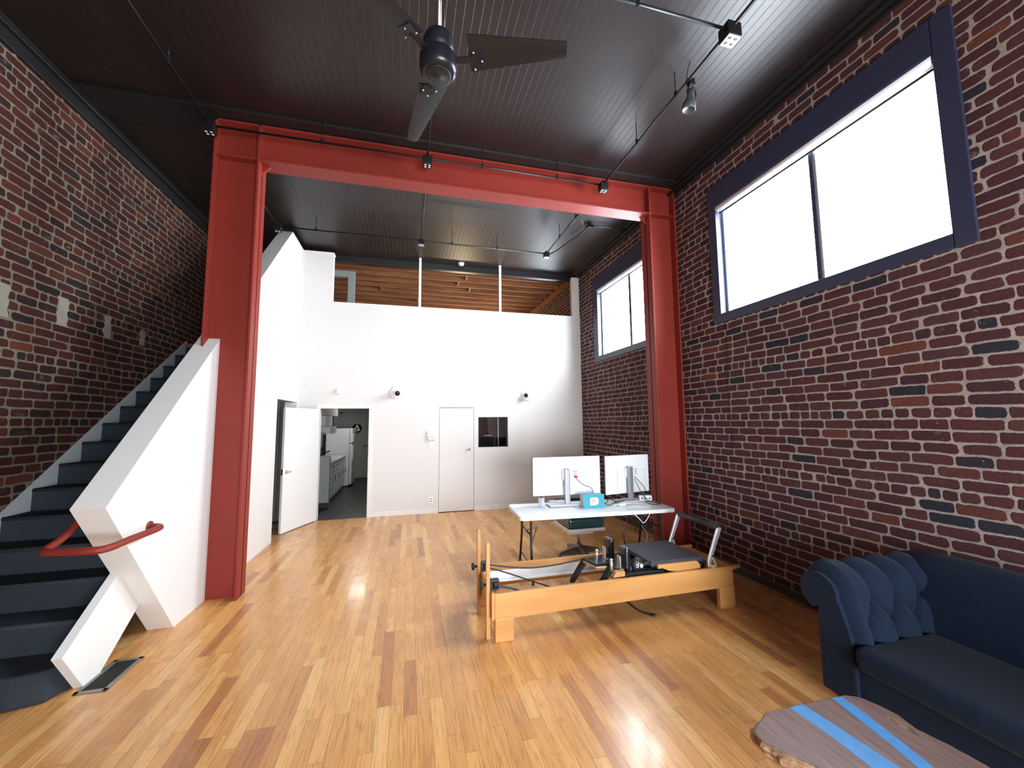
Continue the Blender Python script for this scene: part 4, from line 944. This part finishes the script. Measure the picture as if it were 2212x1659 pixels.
for x, y in ((SX0+.09, .30), (SX0+.09, 2.12), (SX1-.12, .30), (SX1-.12, 2.12)):
    sp('foot', G().lathe([(0, 0), (.02, 0), (.035, .03), (.03, .06), (.035, .075), (0, .075)], (x, y, 0), 16), 'dark_wood')

# ------------------------------------------------------------------ live edge coffee table
t = thing('coffee_table', 'live-edge wooden slab coffee table inlaid with two blue resin stripes', 'coffee table', (1.85, 1.2, 0))
edge = [(2.01, 1.628), (2.09, 1.622), (2.145, 1.595), (2.175, 1.52), (2.185, 1.46), (2.165, 1.38), (2.19, 1.28), (2.20, 1.17), (2.21, 1.0), (2.19, .82), (2.14, .70), (1.95, .66), (1.72, .70), (1.60, .82), (1.57, 1.0), (1.60, 1.15), (1.575, 1.26), (1.555, 1.345), (1.51, 1.41), (1.475, 1.47), (1.462, 1.50), (1.475, 1.55), (1.52, 1.585), (1.56, 1.60), (1.615, 1.628), (1.75, 1.632), (1.88, 1.63)]
def slab():
    g = G(); b2 = bmesh.new(); P = []
    n = len(edge)
    for i in range(n):
        a, c = Vector(edge[i]), Vector(edge[(i+1) % n]); k = max(2, int((c-a).length/.012))
        for j in range(k): P.append(a.lerp(c, j/k))
    rnd = random.Random(3)
    ph = [rnd.random()*6 for _ in range(6)]
    cen = Vector((1.87, 1.15)); s = 0; rows = []
    for i, p in enumerate(P):
        s += .012; d = (p-cen).normalized()
        w1 = .005*math.sin(s*40+ph[0])+.004*math.sin(s*93+ph[1])+.003*math.sin(s*210+ph[2])
        bk = 1.0 if (p.x < 1.62 or p.x > 2.1) else .25
        rows.append([(p, .45), (p+d*(.004+w1*.3)*bk, .443), (p+d*(.012+w1*1.4)*bk, .425+.004*math.sin(s*70)), (p+d*(.004+w1*1.8)*bk, .405), (p+d*(-.02+w1)*bk, .388), (p-d*.03, .385)])
    vr = [[b2.verts.new((q.x, q.y, z)) for q, z in r] for r in rows]
    N_ = len(vr)
    for i in range(N_):
        for k in range(5): b2.faces.new((vr[i][k], vr[i][k+1], vr[(i+1) % N_][k+1], vr[(i+1) % N_][k]))
    top = b2.faces.new([r[0] for r in vr]); b2.faces.new([r[5] for r in vr][::-1])
    bmesh.ops.recalc_face_normals(b2, faces=b2.faces[:])
    g.add(b2); return g
def top_only():
    g = G(); g.prism([(Vector(p)-(Vector(p)-Vector((1.87, 1.15))).normalized()*.006)[:] for p in edge], 'z', .44, .4515); return g
obj('bark_edge', rel(slab(), t), 'bark', t)
tp = obj('slab_top', rel(top_only(), t), 'slab_walnut', t)
obj('resin_stripe', rel(G().prism([(1.752, 1.625), (1.832, 1.625), (1.845, 1.50), (1.865, 1.25), (1.86, 1.0), (1.84, .70), (1.74, .71), (1.755, 1.0), (1.757, 1.25), (1.765, 1.45)], 'z', .445, .4525), t), 'blue_resin', tp)
obj('resin_stripe', rel(G().prism([(2.006, 1.620), (2.064, 1.617), (2.05, 1.5), (2.02, 1.35), (1.99, 1.22), (1.985, 1.0), (2.0, .69), (1.92, .68), (1.915, 1.0), (1.93, 1.24), (1.96, 1.36), (1.985, 1.5)], 'z', .445, .4525), t), 'blue_resin', tp)
obj('bark_inclusion', rel(G().prism([(2.11, 1.45), (2.125, 1.47), (2.14, 1.44), (2.145, 1.38), (2.13, 1.33), (2.115, 1.36)], 'z', .445, .4522), t), 'bark', tp)
for x, y in ((1.66, 1.40), (2.05, 1.40), (1.70, .85), (2.05, .85)):
    obj('leg', rel(G().tube([(x, y, .0), (x+.01, y, .39)], .014, 10), t), 'black_metal', t)

tag(obj('thin_wire', G().tube([(XR-.008, 4.02, 2.99), (XR-.006, 4.03, 2.2), (XR-.008, 4.02, 1.45)], .003, 6), 'cord_brown'), 'thin dark wire hanging down the brick wall below the large window', 'wire')
